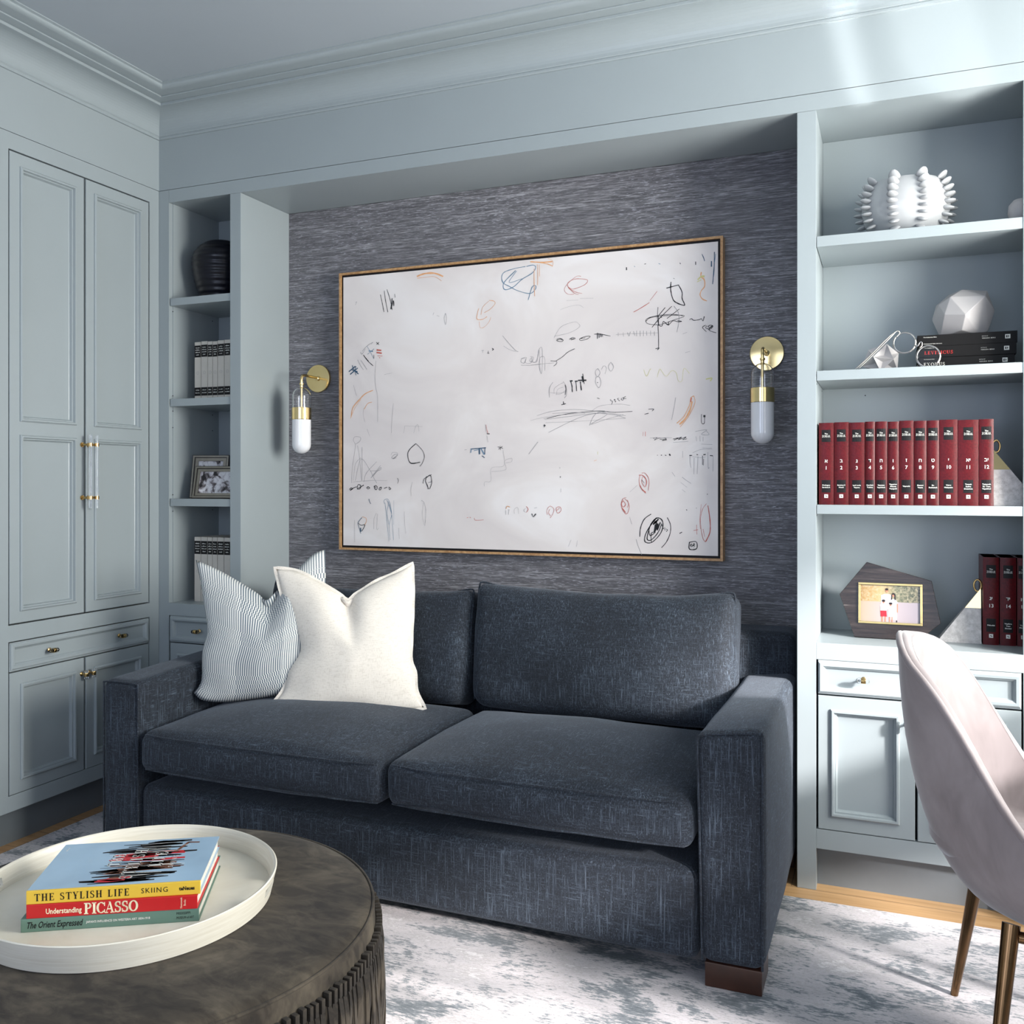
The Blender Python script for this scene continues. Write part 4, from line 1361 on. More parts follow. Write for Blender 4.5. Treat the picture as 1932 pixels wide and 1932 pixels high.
for i in range(n):
    i2 = (i+1) % n
    for j in range(NP):
        j2 = (j+1) % NP
        if i in holes and j in (2, 9): continue      # (between the 0.018 and 0.033 rings, both skins)
        bm.faces.new((V[i][j], V[i2][j], V[i2][j2], V[i][j2]))
    if i in holes:
        bm.faces.new((V[i][2], V[i2][2], V[i2][10], V[i][10])); bm.faces.new((V[i][3], V[i2][3], V[i2][9], V[i][9]))
        if (i-1) % n not in holes: bm.faces.new((V[i][2], V[i][3], V[i][9], V[i][10]))
        if i2 not in holes: bm.faces.new((V[i2][2], V[i2][3], V[i2][9], V[i2][10]))
obj('rim', bm, tray_m, tr, smooth=True, angle=50)

# ------------------------------------------------------------------ books in the tray (local: x along spine, y into the book, z up)
ANG = R(30.6)
def hardback(root, L, D, H, cover, lip=0.003, th=0.0022, round_=0.0015, pages=paper):
    bm = NB()
    box(bm, 0, L, 0.0, D, 0, th); box(bm, 0, L, 0.0, D, H-th, H)
    box(bm, 0, L, -0.001, th, 0, H, bev=round_)
    c = obj('cover', bm, cover, root, smooth=False)
    obj('pages', bx(lip, L-lip, th, D-lip, th, H-th), pages, root)
    return c
BZ = TZ+0.0112
g1 = thing('art_book', 'sage green hardback art book, bottom of the stack in the tray', 'book', (1.3010,-1.7290,BZ), ANG)
hardback(g1, 0.292, 0.232, 0.0225, green_c)
bm = NB(); F = Matrix.Translation((0,-0.0013,0)) @ Matrix.Rotation(R(90), 4, 'X')
textmesh(bm, 'The Orient Expressed', 0.0155, F @ Matrix.Translation((0.054,0.0112,0)), fit=0.090, bold=0.0002, shear=0.3)
textmesh(bm, 'MISSISSIPPI', 0.0062, F @ Matrix.Translation((0.266,0.0155,0)), fit=0.023)
textmesh(bm, 'MUSEUM of ART', 0.0062, F @ Matrix.Translation((0.269,0.0078,0)), fit=0.029)
obj('title_lettering', bm, black_ink, g1)
bm = NB(); textmesh(bm, "JAPAN'S INFLUENCE ON WESTERN ART 1854-1918", 0.0054, F @ Matrix.Translation((0.158,0.0112,0)), fit=0.105, bold=0.0001)
obj('subtitle_lettering', bm, white_ink, g1)
g2 = thing('art_book', 'scarlet hardback art book, middle of the stack in the tray', 'book', (1.3080,-1.7240,BZ+0.0227), ANG-0.01)
hardback(g2, 0.281, 0.222, 0.0235, red_c)
bm = NB()
textmesh(bm, 'Understanding', 0.0128, F @ Matrix.Translation((0.0605,0.0105,0)), fit=0.058, bold=0.00025)
serif(bm, 'PICASSO', 0.0185, F @ Matrix.Translation((0.094,0.0120,0)), fit=0.088, gap=0.05, grow=0.022)
textmesh(bm, 'Newsweek', 0.0052, F @ Matrix.Translation((0.2540,0.0118,0)) @ Matrix.Rotation(R(90),4,'Z'), sx=0.8)
textmesh(bm, 'Books', 0.0052, F @ Matrix.Translation((0.2600,0.0118,0)) @ Matrix.Rotation(R(90),4,'Z'), sx=0.8)
obj('title_lettering', bm, cream_ink, g2)
g3 = thing('ski_book', 'ski photo book with pale blue cover and yellow spine, topmost in the tray', 'book', (1.3070,-1.7225,BZ+0.0464), ANG)
L3, D3, H3 = 0.285, 0.207, 0.0225
bm = NB(); box(bm, 0, L3, 0, D3, 0, 0.0022); box(bm, 0, L3, 0, D3, H3-0.0022, H3)
obj('cover', bm, skyc, g3)
obj('spine', bx(-0.0004, L3+0.0004, -0.0015, 0.0030, -0.0001, H3+0.0002, bev=0.0012), yellow_c, g3)
obj('pages', bx(0.003, L3-0.003, 0.0022, D3-0.003, 0.0022, H3-0.0022), paper, g3)
F3 = Matrix.Translation((0,-0.0018,0)) @ Matrix.Rotation(R(90), 4, 'X')
bm = NB()
serif(bm, 'THE STYLISH LIFE', 0.0122, F3 @ Matrix.Translation((0.013,0.0112,0)), fit=0.154, gap=0.20, grow=0.008)
textmesh(bm, 'SKIING', 0.0125, F3 @ Matrix.Translation((0.2090,0.0112,0)), space=1.2, fit=0.044)
textmesh(bm, 'teNeues', 0.0090, F3 @ Matrix.Translation((0.2630,0.0112,0)), bold=0.0003, fit=0.026)
obj('title_lettering', bm, black_ink, g3)
# cover picture: heaps of skis and skiers lying sideways, lettering turned towards the spine edge
rnd = random.Random(3)
zc = H3+0.0002
def strips(bm, n, xr, yr, lr, wr, zo, slope=0.08):
    for _ in range(n):
        x, y = rnd.uniform(*xr), rnd.uniform(*yr); l, w = rnd.uniform(*lr), rnd.uniform(*wr); a = rnd.uniform(-slope, slope)
        c, s_ = math.cos(a), math.sin(a); k = rnd.uniform(0.2,0.8)
        bm.faces.new([bm.verts.new((x+c*p-s_*q, y+s_*p+c*q, zc+zo)) for p, q in ((-l/2,-w*0.2),(0,-w/2),(l/2,-w*0.3),(l/2,w*0.2),(l*k-l/2,w/2),(-l/2,w*0.1))])
bm = NB(); strips(bm, 46, (0.125,0.205), (0.010,0.196), (0.05,0.12), (0.004,0.013), 0.00002)
obj('picture_black', bm, black_ink, g3)
bm = NB(); strips(bm, 8, (0.145,0.205), (0.108,0.146), (0.06,0.10), (0.010,0.016), 0.00005); strips(bm, 3, (0.118,0.15), (0.020,0.034), (0.04,0.06), (0.008,0.012), 0.00005)
obj('picture_red', bm, simple('ski_red_print', srgb(196,24,38), 0.35), g3)
bm = NB(); strips(bm, 12, (0.150,0.205), (0.056,0.096), (0.05,0.09), (0.006,0.013), 0.00008); strips(bm, 4, (0.12,0.14), (0.03,0.07), (0.02,0.03), (0.008,0.01), 0.00008)
b2 = bm
for p, q in (((0.216,0.140),(0.232,0.186)), ((0.231,0.185),(0.252,0.182))):
    d_ = (Vector((*q,0))-Vector((*p,0))); nn = Vector((-d_.y, d_.x, 0)).normalized()*0.0028
    b2.faces.new([b2.verts.new(Vector((*c_,zc+0.0001))+s_*nn) for c_, s_ in ((p,1),(p,-1),(q,-1),(q,1))])
obj('picture_brown', b2, brown_ink, g3)
bm = NB(); strips(bm, 16, (0.13,0.21), (0.02,0.19), (0.03,0.09), (0.0012,0.003), 0.00011, 0.12)
CT = Matrix.Translation((0,0,zc+0.00016)) @ Matrix.Rotation(R(90), 4, 'Z')
def ctext(s, x, y0, h, sx=1.0): serif(bm, s, h, Matrix.Translation((x, y0, zc+0.00016)) @ Matrix.Rotation(R(90), 4, 'Z'), sx=sx, gap=0.25, grow=0.02)
ctext('THE', 0.117, 0.088, 0.021, 0.9); ctext('STYLISH', 0.152, 0.028, 0.022, 0.98); ctext('LIFE', 0.192, 0.076, 0.022, 0.95)
textmesh(bm, 'SKIING', 0.0125, Matrix.Translation((0.221,0.095,zc+0.00016)) @ Matrix.Rotation(R(90),4,'Z'), space=1.5)
textmesh(bm, 'teNeues', 0.0055, Matrix.Translation((0.012,0.180,zc+0.00016)) @ Matrix.Rotation(R(90),4,'Z'))
obj('cover_lettering', bm, white_ink, g3)

# ------------------------------------------------------------------ velvet tub chair
CHP = R(-5.95); CHC = (2.957, -0.729)
ch = thing('velvet_chair', 'blush velvet tub chair with piped edge and bronze legs, seen from behind', 'chair', (CHC[0], CHC[1], RZ), CHP)
def rimh(a):      # a = degrees from the back centre
    H = (0.8757,0.8755,0.8309,0.8054,0.6817,0.5468,0.4700,0.4640,0.4620) if a < 0 else (0.8739,0.8627,0.8541,0.8420,0.7339,0.6052,0.4850,0.4700,0.4650)
    KA = (0,20,35,50,65,80,100,130,180); a = abs(a)
    def at(q):
        q = abs(q)
        if q > 180: q = 360-q
        for i in range(8):
            if q <= KA[i+1]: return H[i]+(H[i+1]-H[i])*(q-KA[i])/(KA[i+1]-KA[i]) - RZ
        return H[-1]-RZ
    return sum(at(a+dq)*w_ for dq, w_ in ((-14,1),(-9,2),(-4,3),(0,3),(4,3),(9,2),(14,1)))/15
def foot(a, e=2.785, rx=0.2557, ry=0.220):
    c, s_ = math.cos(R(a)), math.sin(R(a))
    k = (abs(c)**e + abs(s_)**e)**(-1/e)
    return -k*c*rx, k*s_*ry
NA = 96
def lean(z): return 0.0121*max(0, (z-0.33)/0.53)**1.3
def shell(inner):
    bm = NB(); ringsv = []
    for i in range(NA):
        a = -180+360*i/NA; x, y = foot(a); H = rimh(a); col = []
        zb = 0.318-RZ if not inner else 0.452-RZ
        NJ = 16
        for j in range(NJ+1):
            t = j/NJ
            if not inner:
                ph = t*math.pi/2          # rim down to the bowl bottom
                z = zb + (H-zb)*(1-math.sin(ph)**(2/2.373)); ks = math.cos(ph)**(2/2.373) if t < 1 else 0.0
                q = (x*ks, y*ks, z)
            else:
                th = 0.028
                r = math.hypot(x, y); x2, y2 = x*(1-th/r), y*(1-th/r)
                if t < 0.6:
                    u = t/0.6; z = H - (H-zb)*u
                    ks = 1 - 0.10*u*max(0.0, (H-zb)/0.4)
                    q = (x2*ks, y2*ks, z)
                else:
                    u = (t-0.6)/0.4; ks = (1-0.10*max(0.0, (H-zb)/0.4))*(1-u)
                    q = (x2*ks, y2*ks, zb+0.018*math.sin(u*math.pi/2))
            col.append(bm.verts.new((q[0]-lean(q[2]), q[1], q[2])))
        ringsv.append(col)
    for i in range(NA):
        A, B = ringsv[i], ringsv[(i+1) % NA]
        for j in range(len(A)-1): bm.faces.new((A[j], B[j], B[j+1], A[j+1]))
    if True:
        bmesh.ops.remove_doubles(bm, verts=bm.verts, dist=1e-5)
    return bm
obj('outer_shell', shell(False), velvet, ch, smooth=True)
obj('inner_shell', shell(True), velvet, ch, smooth=True)
bm = NB(); top = NB()
P1 = []
for i in range(NA):
    a = -180+360*i/NA; x, y = foot(a); P1.append((x*0.985-lean(rimh(a)), y*0.985, rimh(a)+0.001))
tube(bm, P1, 0.0075, 10, True)
obj('piping', bm, velvet, ch, smooth=True)
pr_ = []
for i in range(NA):       # padded top edge between piping and inner shell
    a = -180+360*i/NA; x, y = foot(a); r = math.hypot(x, y); H = rimh(a)
    pr_.append([top.verts.new((x*(1-w/r)-lean(H), y*(1-w/r), H+h)) for w, h in ((0.002,0.0),(0.008,0.006),(0.017,0.007),(0.025,0.004),(0.0285,-0.002))])
for i in range(NA):
    A, B = pr_[i], pr_[(i+1) % NA]
    for j in range(4): top.faces.new((A[j], B[j], B[j+1], A[j+1]))
obj('top_edge', top, velvet, ch, smooth=True)
IM = (Matrix.Translation((CHC[0], CHC[1], RZ)) @ Matrix.Rotation(CHP, 4, 'Z')).inverted()
for t0, f0, r0, r1 in (((2.850,-0.615,0.345),(2.811,-0.484,RZ),0.0150,0.0085), ((2.890,-0.845,0.345),(2.842,-0.955,RZ),0.0165,0.0095),
                       ((3.165,-0.665,0.345),(3.235,-0.555,RZ),0.0150,0.0085), ((3.130,-0.875,0.345),(3.185,-1.005,RZ),0.0150,0.0085)):
    bm = NB(); tube(bm, [IM @ Vector(t0), IM @ Vector(f0)], [r0, r1], 20)
    obj('leg', bm, bronze, ch, smooth=True, angle=40)
bm = NB()
tube(bm, [IM @ Vector(p) for p in ((2.893,-0.845,0.322),(3.130,-0.875,0.322))], 0.011, 12)
tube(bm, [IM @ Vector(p) for p in ((2.850,-0.615,0.330),(3.165,-0.665,0.330))], 0.011, 12)
obj('under_frame', bm, bronze, ch, smooth=True, angle=40)

# ------------------------------------------------------------------ unseen desk the chair faces, added to bounce sun onto the bookcase
dk = thing('bounce_desk', 'unseen pale writing desk added to bounce window light, beyond the velvet chair', 'desk', (3.72,-0.95,RZ))
wpart('desk_top', bx(3.36, 4.08, -1.70, -0.20, 0.715, 0.745, bev=0.002), opal, dk)
for x in (3.40, 4.03):
    for y in (-1.65, -0.25): wpart('leg', tube(NB(), [(x,y,RZ),(x,y,0.715)], [0.010,0.014], 14), bronze, dk, smooth=True, angle=40)


# ------------------------------------------------------------------ red volumes on the right bookcase
VOL = [('\u05d0',['Prologue','Beresheet A']), ('\u05d1',['Beresheet B','Noach']), ('\u05d2',['Lech Lecha','Vayera']), ('\u05d3',['Chayei Sarah','Toldot']),
       ('\u05d4',['Vayetze','Vayishlach']), ('\u05d5',['Vayeshev','Miketz','Vayigash']), ('\u05d6',['Vayechi']), ('\u05d7',['Shemot','Vaera']), ('\u05d8',['Bo','Beshalach']),
       ('\u05d9',['Yitro','Mishpatim']), ('\u05d0\u05d9',['Trumah','Safra','Detzniuta']), ('\u05d1\u05d9',['Tetzaveh','Ki Tisa','Vayakhel']), ('\u05d2\u05d9',['Pekudei']),
       ('\u05d3\u05d9',['Vayikra','Tzav','Shmini']), ('\u05d5\u05d8',['Tazria','Metzora'])]
def volume(no, x0, x1, y, z, h, label, ribbon=False):
    w = x1-x0; D = 0.165
    b = thing('red_volume', label, 'book', ((x0+x1)/2, y, z), group='red numbered volumes')
    bm = NB(); hw = w/2-0.0006; n = 8
    out, inn = [], []
    for i in range(n+1):
        a = -1+2*i/n; out.append((a*hw, -0.0035*(1-a*a)))
    ring_o = [(-hw, D)] + out + [(hw, D)]
    ring_i = [(-hw+0.0025, D)] + [(-hw+0.0025, 0.004), (hw-0.0025, 0.004)] + [(hw-0.0025, D)]
    poly = ring_o + ring_i[::-1]
    A = [bm.verts.new((p[0], p[1], 0)) for p in poly]; B = [bm.verts.new((p[0], p[1], h)) for p in poly]
    for i in range(len(poly)):
        j = (i+1) % len(poly); bm.faces.new((A[i], A[j], B[j], B[i]))
    f1 = bm.faces.new(A[::-1]); f2 = bm.faces.new(B)
    bmesh.ops.triangulate(bm, faces=[f1, f2])
    for zz in (0.004, h-0.008):      # hinge ridges at head and tail
        pass
    obj('cover', bm, redleather, b, smooth=True, angle=30)
    obj('pages', bx(-hw+0.0027, hw-0.0027, 0.0045, D-0.006, 0.005, h-0.005), paper, b)
    lw = min(0.0125, hw*0.80)
    def lab(z0, z1):
        bm = NB(); prev = None
        for i in range(5):
            a = (-lw+2*lw*i/4); yy = -0.0035*(1-(a/hw)**2)-0.0004
            c = (bm.verts.new((a, yy, z0)), bm.verts.new((a, yy, z1)))
            if prev: bm.faces.new((prev[0], c[0], c[1], prev[1]))
            prev = c
        return obj('spine_label', bm, black_ink, b)
    k = h/0.243
    lab(0.186*k, 0.222*k); lab(0.036*k, 0.073*k)
    bm = NB(); yy = -0.0044
    textmesh(bm, 'The', 0.0058, FM(0, yy, 0.2100*k), bold=0.00012)
    serif(bm, 'ZOHAR', 0.0062, FM(0, yy, 0.2030*k), 'CENTER', fit=min(0.0225, lw*1.9), grow=0.03)
    he, tl = VOL[no-1]
    textmesh(bm, he, 0.0140, FM(0, yy, 0.1290*k), bold=0.0003)
    textmesh(bm, str(no), 0.0142, FM(0, yy, 0.1085*k), bold=0.0002)
    for q, s in enumerate(tl):
        textmesh(bm, s, 0.0052, FM(0, yy, (0.0545+0.0030*(len(tl)-1)-0.0064*q)*k), bold=0.00015, fit=min(lw*1.75, 0.0026*len(s)+0.001))
    box(bm, -0.0054, 0.0054, yy, yy+0.0004, 0.0200*k, 0.0305*k)
    obj('spine_lettering', bm, white_ink, b)
    bm = NB(); yb = yy-0.0002
    for q in (((-0.003,0.0262),(0.0006,0.0275),(-0.0006,0.0242)), ((-0.0008,0.0262),(0.0034,0.0246),(0.0034,0.0232),(0.0004,0.0236))):
        bm.faces.new([bm.verts.new((p[0], yb, p[1]*k)) for p in q])
    obj('publisher_mark', bm, black_ink, b)
    if ribbon:
        bm = NB(); prev = None
        for i in range(9):
            t = i/8; c = Vector((hw*0.6+0.022*t, 0.02-0.008*t, h-0.004+0.016*math.sin(t*1.8)))
            a = (bm.verts.new(c+Vector((0,0.0015,0.0005))), bm.verts.new(c-Vector((0,0.0015,-0.0005))))
            if prev: bm.faces.new((prev[0], prev[1], a[1], a[0]))
            prev = a
        obj('ribbon', bm, white_matte, b)
    return b
XE = [2.4757,2.5185,2.5605,2.6043,2.6323,2.6655,2.6968,2.7362,2.7700,2.8028,2.8505,2.9040,2.9420]
POS = ['number 1, against the left side panel'] + ['number %d on its spine' % i for i in range(2, 12)] + ['number 12, beside the white bookend']
for i in range(12):
    volume(i+1, XE[i], XE[i+1], 0.034, 1.137, 0.243+0.001*math.sin(i*2.3), 'red leather volume marked with '+POS[i])
volume(13, 2.9235, 2.9660, 0.147, 0.731, 0.254, 'red leather volume marked with number 13, on the counter by the grey bookend')
volume(14, 2.9675, 3.0105, 0.149, 0.731, 0.254, 'red leather volume marked with number 14, on the bookcase counter', True)
volume(15, 3.0120, 3.0430, 0.151, 0.731, 0.254, 'red leather volume on the counter, cut off by the photo edge')

# ------------------------------------------------------------------ bookends
def bookend(x, y, z, d, label, s=1.0):
    """half pyramid of speckled concrete with a brass tip and ring; d = +1 leans its slope to the right"""
    b = thing('bookend', label, 'bookend', (x, y, z))
    bm = NB(); Hh, W, T = 0.160*s, 0.118*s, 0.052*s; zc_ = 0.102*s
    def sec(t): return (W*(1-t), T*(1-t*0.85))
    def frus(bm, t0, t1):
        q = []
        for t in (t0, t1):
            w, th = sec(t)
            q.append([bm.verts.new(p) for p in ((0,-th/2,t*Hh),(d*w,-th/2,t*Hh),(d*w,th/2,t*Hh),(0,th/2,t*Hh))])
        bm.faces.new(q[0]); bm.faces.new(q[1][::-1])
        for i in range(4): bm.faces.new((q[0][i], q[0][(i+1) % 4], q[1][(i+1) % 4], q[1][i]))
        return bm
    t = zc_/Hh
    obj('base', frus(NB(), 0, t), concrete, b)
    obj('tip', frus(NB(), t+0.002, 0.985), brass, b)
    bm = NB(); n = 28; P = [(d*0.008*s + 0.010*s*math.cos(i*2*math.pi/n), 0, Hh+0.008*s+0.017*s*math.sin(i*2*math.pi/n)) for i in range(n)]
    tube(bm, P, 0.0028*s, 10, True)
    obj('ring', bm, brass_dk, b, smooth=True)
    return b
bookend(2.9430, 0.075, 1.137, 1, 'white concrete pyramid bookend with brass tip beside volume 12')
bookend(2.9205, 0.178, 0.731, -1, 'grey concrete pyramid bookend with brass tip, left of volume 13')

# ------------------------------------------------------------------ black books lying on the shelf
def lying(x0, x1, z0, z1, label, main, sub, col, y=0.085):
    b = thing('black_book', label, 'book', (x0, y, z0), group='stack of black books')
    L, H = x1-x0, z1-z0-0.0004
    bm = NB(); box(bm, 0, L, 0, 0.165, 0, 0.0024); box(bm, 0, L, 0, 0.165, H-0.0024, H); box(bm, 0, L, -0.0015, 0.003, 0, H, bev=0.001)
    obj('cover', bm, black_book, b)
    obj('pages', bx(0.003, L-0.003, 0.003, 0.160, 0.0024, H-0.0024), paper, b)
    F = Matrix.Translation((0,-0.0018,0)) @ Matrix.Rotation(R(90), 4, 'X')
    bm = NB(); 
    if main: serif(bm, main, 0.0095, F @ Matrix.Translation((0.016,H*0.42,0)), sx=1.05, gap=0.22, grow=0.02)
    else:
        textmesh(bm, 'The Kabbalistic Bible', 0.0042, F @ Matrix.Translation((0.016,H*0.80,0)), 'LEFT')
        textmesh(bm, 'TECHNOLOGY FOR THE SOUL', 0.0036, F @ Matrix.Translation((0.016,H*0.22,0)), 'LEFT')
    obj('title_lettering', bm, col, b)
    bm = NB()
    if main: textmesh(bm, 'The Kabbalistic Bible', 0.0034, F @ Matrix.Translation((0.016,H*0.85,0)), 'LEFT')
    textmesh(bm, 'EDITED BY', 0.0028, F @ Matrix.Translation((L-0.090,H*0.66,0)), 'LEFT', space=1.2)
    textmesh(bm, 'YEHUDA BERG', 0.0044, F @ Matrix.Translation((L-0.090,H*0.48,0)), 'LEFT', space=1.25)
    box(bm, L-0.031, L-0.018, -0.0020, -0.0016, H*0.36, H*0.72)
    obj('spine_lettering', bm, white_ink, b)
    bm = NB(); box(bm, L-0.0285, L-0.0255, -0.0024, -0.0021, H*0.44, H*0.64); box(bm, L-0.0240, L-0.0225, -0.0024, -0.0021, H*0.44, H*0.64); box(bm, L-0.0225, L-0.0205, -0.0024, -0.0021, H*0.52, H*0.58)
    obj('publisher_mark', bm, black_ink, b)
lying(2.7480, 2.9990, 1.5320, 1.5660, 'black book titled EXODUS, bottom of the shelf stack', 'EXODUS', '', white_ink, 0.085)
lying(2.7500, 3.0030, 1.5660, 1.5985, 'black book with red title LEVITICUS, middle of the shelf stack', 'LEVITICUS', '', red_ink, 0.083)
lying(2.7470, 3.0060, 1.5985, 1.6320, 'black book with small white lettering, topmost under the faceted ornament', '', '', white_ink, 0.086)

# ------------------------------------------------------------------ faceted white ornaments
def hull(bm, pts):
    vs = [bm.verts.new(p) for p in pts]
    bmesh.ops.convex_hull(bm, input=vs)
    return bm
fo = thing('faceted_ornament', 'large white faceted ornament on top of the black books', 'ornament', (2.872, 0.165, 1.6320))
bm = NB()
FC = [(0.002,-0.086,0.052), (0.055,-0.052,0.108), (-0.052,-0.060,0.060), (-0.066,-0.030,0.096), (-0.036,-0.052,0.112)]
FO = [(-0.083,0,0.056), (-0.072,0.004,0.098), (-0.038,0.006,0.128), (-0.003,-0.020,0.137), (0.064,-0.010,0.130), (0.085,0,0.072), (0.066,-0.012,0.012), (-0.062,-0.018,0.0), (0.040,-0.030,0.0), (-0.006,-0.058,0.012)]
pts = FC + FO + [(x*0.9, -y+0.01, z) for x, y, z in FC if z > 0.02] + [(0.05,0.03,0.0), (-0.05,0.03,0.0)]
hull(bm, [Vector((x, y, max(0, z))) for x, y, z in pts])
bmesh.ops.dissolve_limit(bm, angle_limit=R(1), verts=bm.verts, edges=bm.edges)
bmesh.ops.bevel(bm, geom=list(bm.edges), offset=0.0012, segments=1, affect='EDGES')
obj('body', bm, white_matte, fo)
so = NB()
bmesh.ops.create_icosphere(so, subdivisions=1, radius=0.034)
so.verts.ensure_lookup_table()
fcs = list(so.faces)
poke = bmesh.ops.poke(so, faces=fcs[::1])
for v in poke['verts']: v.co *= 1.02
for i, v in enumerate([v for v in so.verts if v not in poke['verts']]): v.co *= (1.52 if i % 2 else 1.30)
Rr = Matrix.Rotation(R(24), 4, 'Z') @ Matrix.Rotation(R(35), 4, 'X')
mz = min((Rr @ v.co).z for v in so.verts)
for v in so.verts:
    v.co = Rr @ v.co; v.co.z -= mz; v.co.x *= 1.15
o = obj('star_ornament', so, white_matte); o.location = (2.650, 0.105, 1.532)
tag(o, 'small white spiky faceted ornament standing behind the wire eyeglasses', 'ornament')

# ------------------------------------------------------------------ oversized wire eyeglasses leaning on the shelf
eg = thing('eyeglasses_ornament', 'decorative silver wire eyeglasses with folding stem, leaning by the black books', 'ornament', (2.70, 0.03, 1.532))
C1, C2 = Vector((0.0115,0.008,0.0745)), Vector((0.074,-0.004,0.0305))
def circ(c, r, n=40, tilt=0.25): return [c + Vector((r*math.cos(i*2*math.pi/n), r*math.sin(i*2*math.pi/n)*tilt*0.3, r*math.sin(i*2*math.pi/n))) for i in range(n)]
for c, r in ((C1,0.0290),(C2,0.0300)):
    rim = NB(); tube(rim, circ(c, r), 0.0017, 8, True); tube(rim, circ(c+Vector((0,0.003,0)), r+0.002), 0.0013, 8, True)
    ro = obj('rim', rim, silver, eg, smooth=True)
    ln = NB(); n = 40; P = circ(c, r-0.0008)
    A = [ln.verts.new(p+Vector((0,0.0007,0))) for p in P]; B = [ln.verts.new(p-Vector((0,0.0007,0))) for p in P]
    ln.faces.new(A); ln.faces.new(B[::-1])
    for i in range(n): ln.faces.new((A[i], A[(i+1) % n], B[(i+1) % n], B[i]))
    obj('lens', ln, clear_glass, ro)
bm = NB(); tube(bm, smooth_path([(0.040,0.004,0.066),(0.046,0.003,0.062),(0.052,0.002,0.072),(0.057,0.001,0.073),(0.058,0.001,0.064),(0.052,0,0.056)], 6), 0.0016, 8)
obj('bridge', bm, silver, eg, smooth=True)
for k in (0, 1):
    bm = NB(); dx = 0.006*k
    tube(bm, smooth_path([(-0.121+dx*1.2,-0.014,0.0015),(-0.085+dx,-0.008,0.036),(-0.035+dx,-0.002,0.088),(-0.012,0.002,0.107),(-0.004,0.004,0.108),(-0.002,0.006,0.102),(-0.012+dx*0.3,0.007,0.092)], 6), 0.0018, 8)
    obj('temple', bm, silver, eg, smooth=True)

# ------------------------------------------------------------------ spiked bowl and the round ornament
bw = thing('spiked_bowl', 'white glazed bowl covered in rows of pointed studs on the top shelf', 'bowl', (2.716, 0.150, 1.929))
PR = [(0.060,0.0),(0.078,0.004),(0.098,0.022),(0.115,0.052),(0.1235,0.088),(0.122,0.118),(0.113,0.145),(0.103,0.163),(0.100,0.166),(0.097,0.163),(0.108,0.140),(0.117,0.110),(0.116,0.085),(0.108,0.055),(0.09,0.028),(0.06,0.014),(0,0.012)]
bm = NB(); lathe(bm, [(0,0)] + PR, 64)
obj('body', bm, white_cer, bw, smooth=True, angle=60)
bm = NB(); lathe(bm, [(0,0),(0.0125,0),(0.0142,0.005),(0.0136,0.012),(0.0105,0.020),(0.0055,0.026),(0,0.028)], 14)
for v in bm.verts: v.co.x *= 1.12; v.co.y *= 0.44; v.co.x, v.co.y = v.co.x, v.co.y
stud = mesh_from(bm, 'stud', True); stud.materials.append(white_cer)
for k in range(9):
    az = R(-90 - 17 + 40*k)
    for j in range(9):
        t = j/8
        z = 0.020 + 0.140*t
        rr = 0.1
        for (r0,z0),(r1,z1) in zip(PR, PR[1:8]):
            if z0 <= z <= z1: rr = r0+(r1-r0)*(z-z0)/(z1-z0)
        el = -28+74*t**1.3
        nrm = Vector((math.cos(az)*math.cos(R(el)), math.sin(az)*math.cos(R(el)), math.sin(R(el))))
        tan = Vector((-math.sin(az), math.cos(az), 0)); up = nrm.cross(tan)
        if up.z < 0: up = -up; tan = -tan
        tan = up.cross(nrm)
        s = 0.92+0.14*t
        M = Matrix(((tan.x*s, up.x*s, nrm.x*s, math.cos(az)*(rr-0.0025)), (tan.y*s, up.y*s, nrm.y*s, math.sin(az)*(rr-0.0025)), (tan.z*s, up.z*s, nrm.z*s, z), (0,0,0,1)))
        o = bpy.data.objects.new('stud', stud); COL.objects.link(o); o.parent = bw; o.matrix_local = M
bm = NB(); lathe(bm, [(0,0),(0.018,0),(0.030,0.012),(0.0365,0.034),(0.034,0.056),(0.022,0.070),(0,0.075)], 32)
o = obj('round_ornament', bm, white_matte, smooth=True, angle=50); o.location = (3.018, 0.09, 1.929)
# gives the ball its own proper base point
tag(o, 'smooth white round ornament at the right end of the top shelf', 'ornament')

# ------------------------------------------------------------------ angular photo frame
pf = thing('polygon_photo_frame', 'seven-sided dark striated stone photo frame with gilt inner rim', 'photo frame', (2.67, 0.130, 0.731), rot=(R(-7),0,0))
OUT = [(-0.098,0.003),(0.062,0.0015),(0.101,0.020),(0.142,0.056),(0.118,0.180),(-0.063,0.231),(-0.141,0.130)]
HX0, HX1, HZ0, HZ1 = -0.080, 0.086, 0.052, 0.162
bm = NB()
prism(bm, OUT, 0.002, 0.026)
bmesh.ops.bevel(bm, geom=list(bm.edges), offset=0.0012, segments=1, affect='EDGES')
obj('stone_surround', bm, marble, pf)
bm = NB(); w = 0.0065
for a in ((HX0-w,HX1+w,HZ1,HZ1+w),(HX0-w,HX1+w,HZ0-w,HZ0),(HX0-w,HX0,HZ0,HZ1),(HX1,HX1+w,HZ0,HZ1)):
    box(bm, a[0], a[1], -0.0035, 0.004, a[2], a[3], bev=0.0012)
obj('gilt_rim', bm, gold_fr, pf)
bm = NB(); quad(bm, lambda a, b, d: Vector((a, d, b)), HX0, HX1, HZ0, HZ1, 0.0012)
t = NT('photo_park')
sp = t.new('ShaderNodeSeparateXYZ'); t.link(t.tc.outputs['Generated'], sp.inputs[0])
ns = t.noise(t.mapping((1,1,1)), 130, 4, 0.7)
gx = t.ramp(sp.outputs[0], [(0.0, srgb(134,98,40)), (0.35, srgb(160,136,90)), (0.6, srgb(84,88,66)), (1.0, srgb(34,42,30))])
trees = t.mix(t.ramp(ns,[(0.4,(0,0,0)),(0.75,(0.9,0.9,0.9))]), gx, srgb(168,156,128), 'MIX')
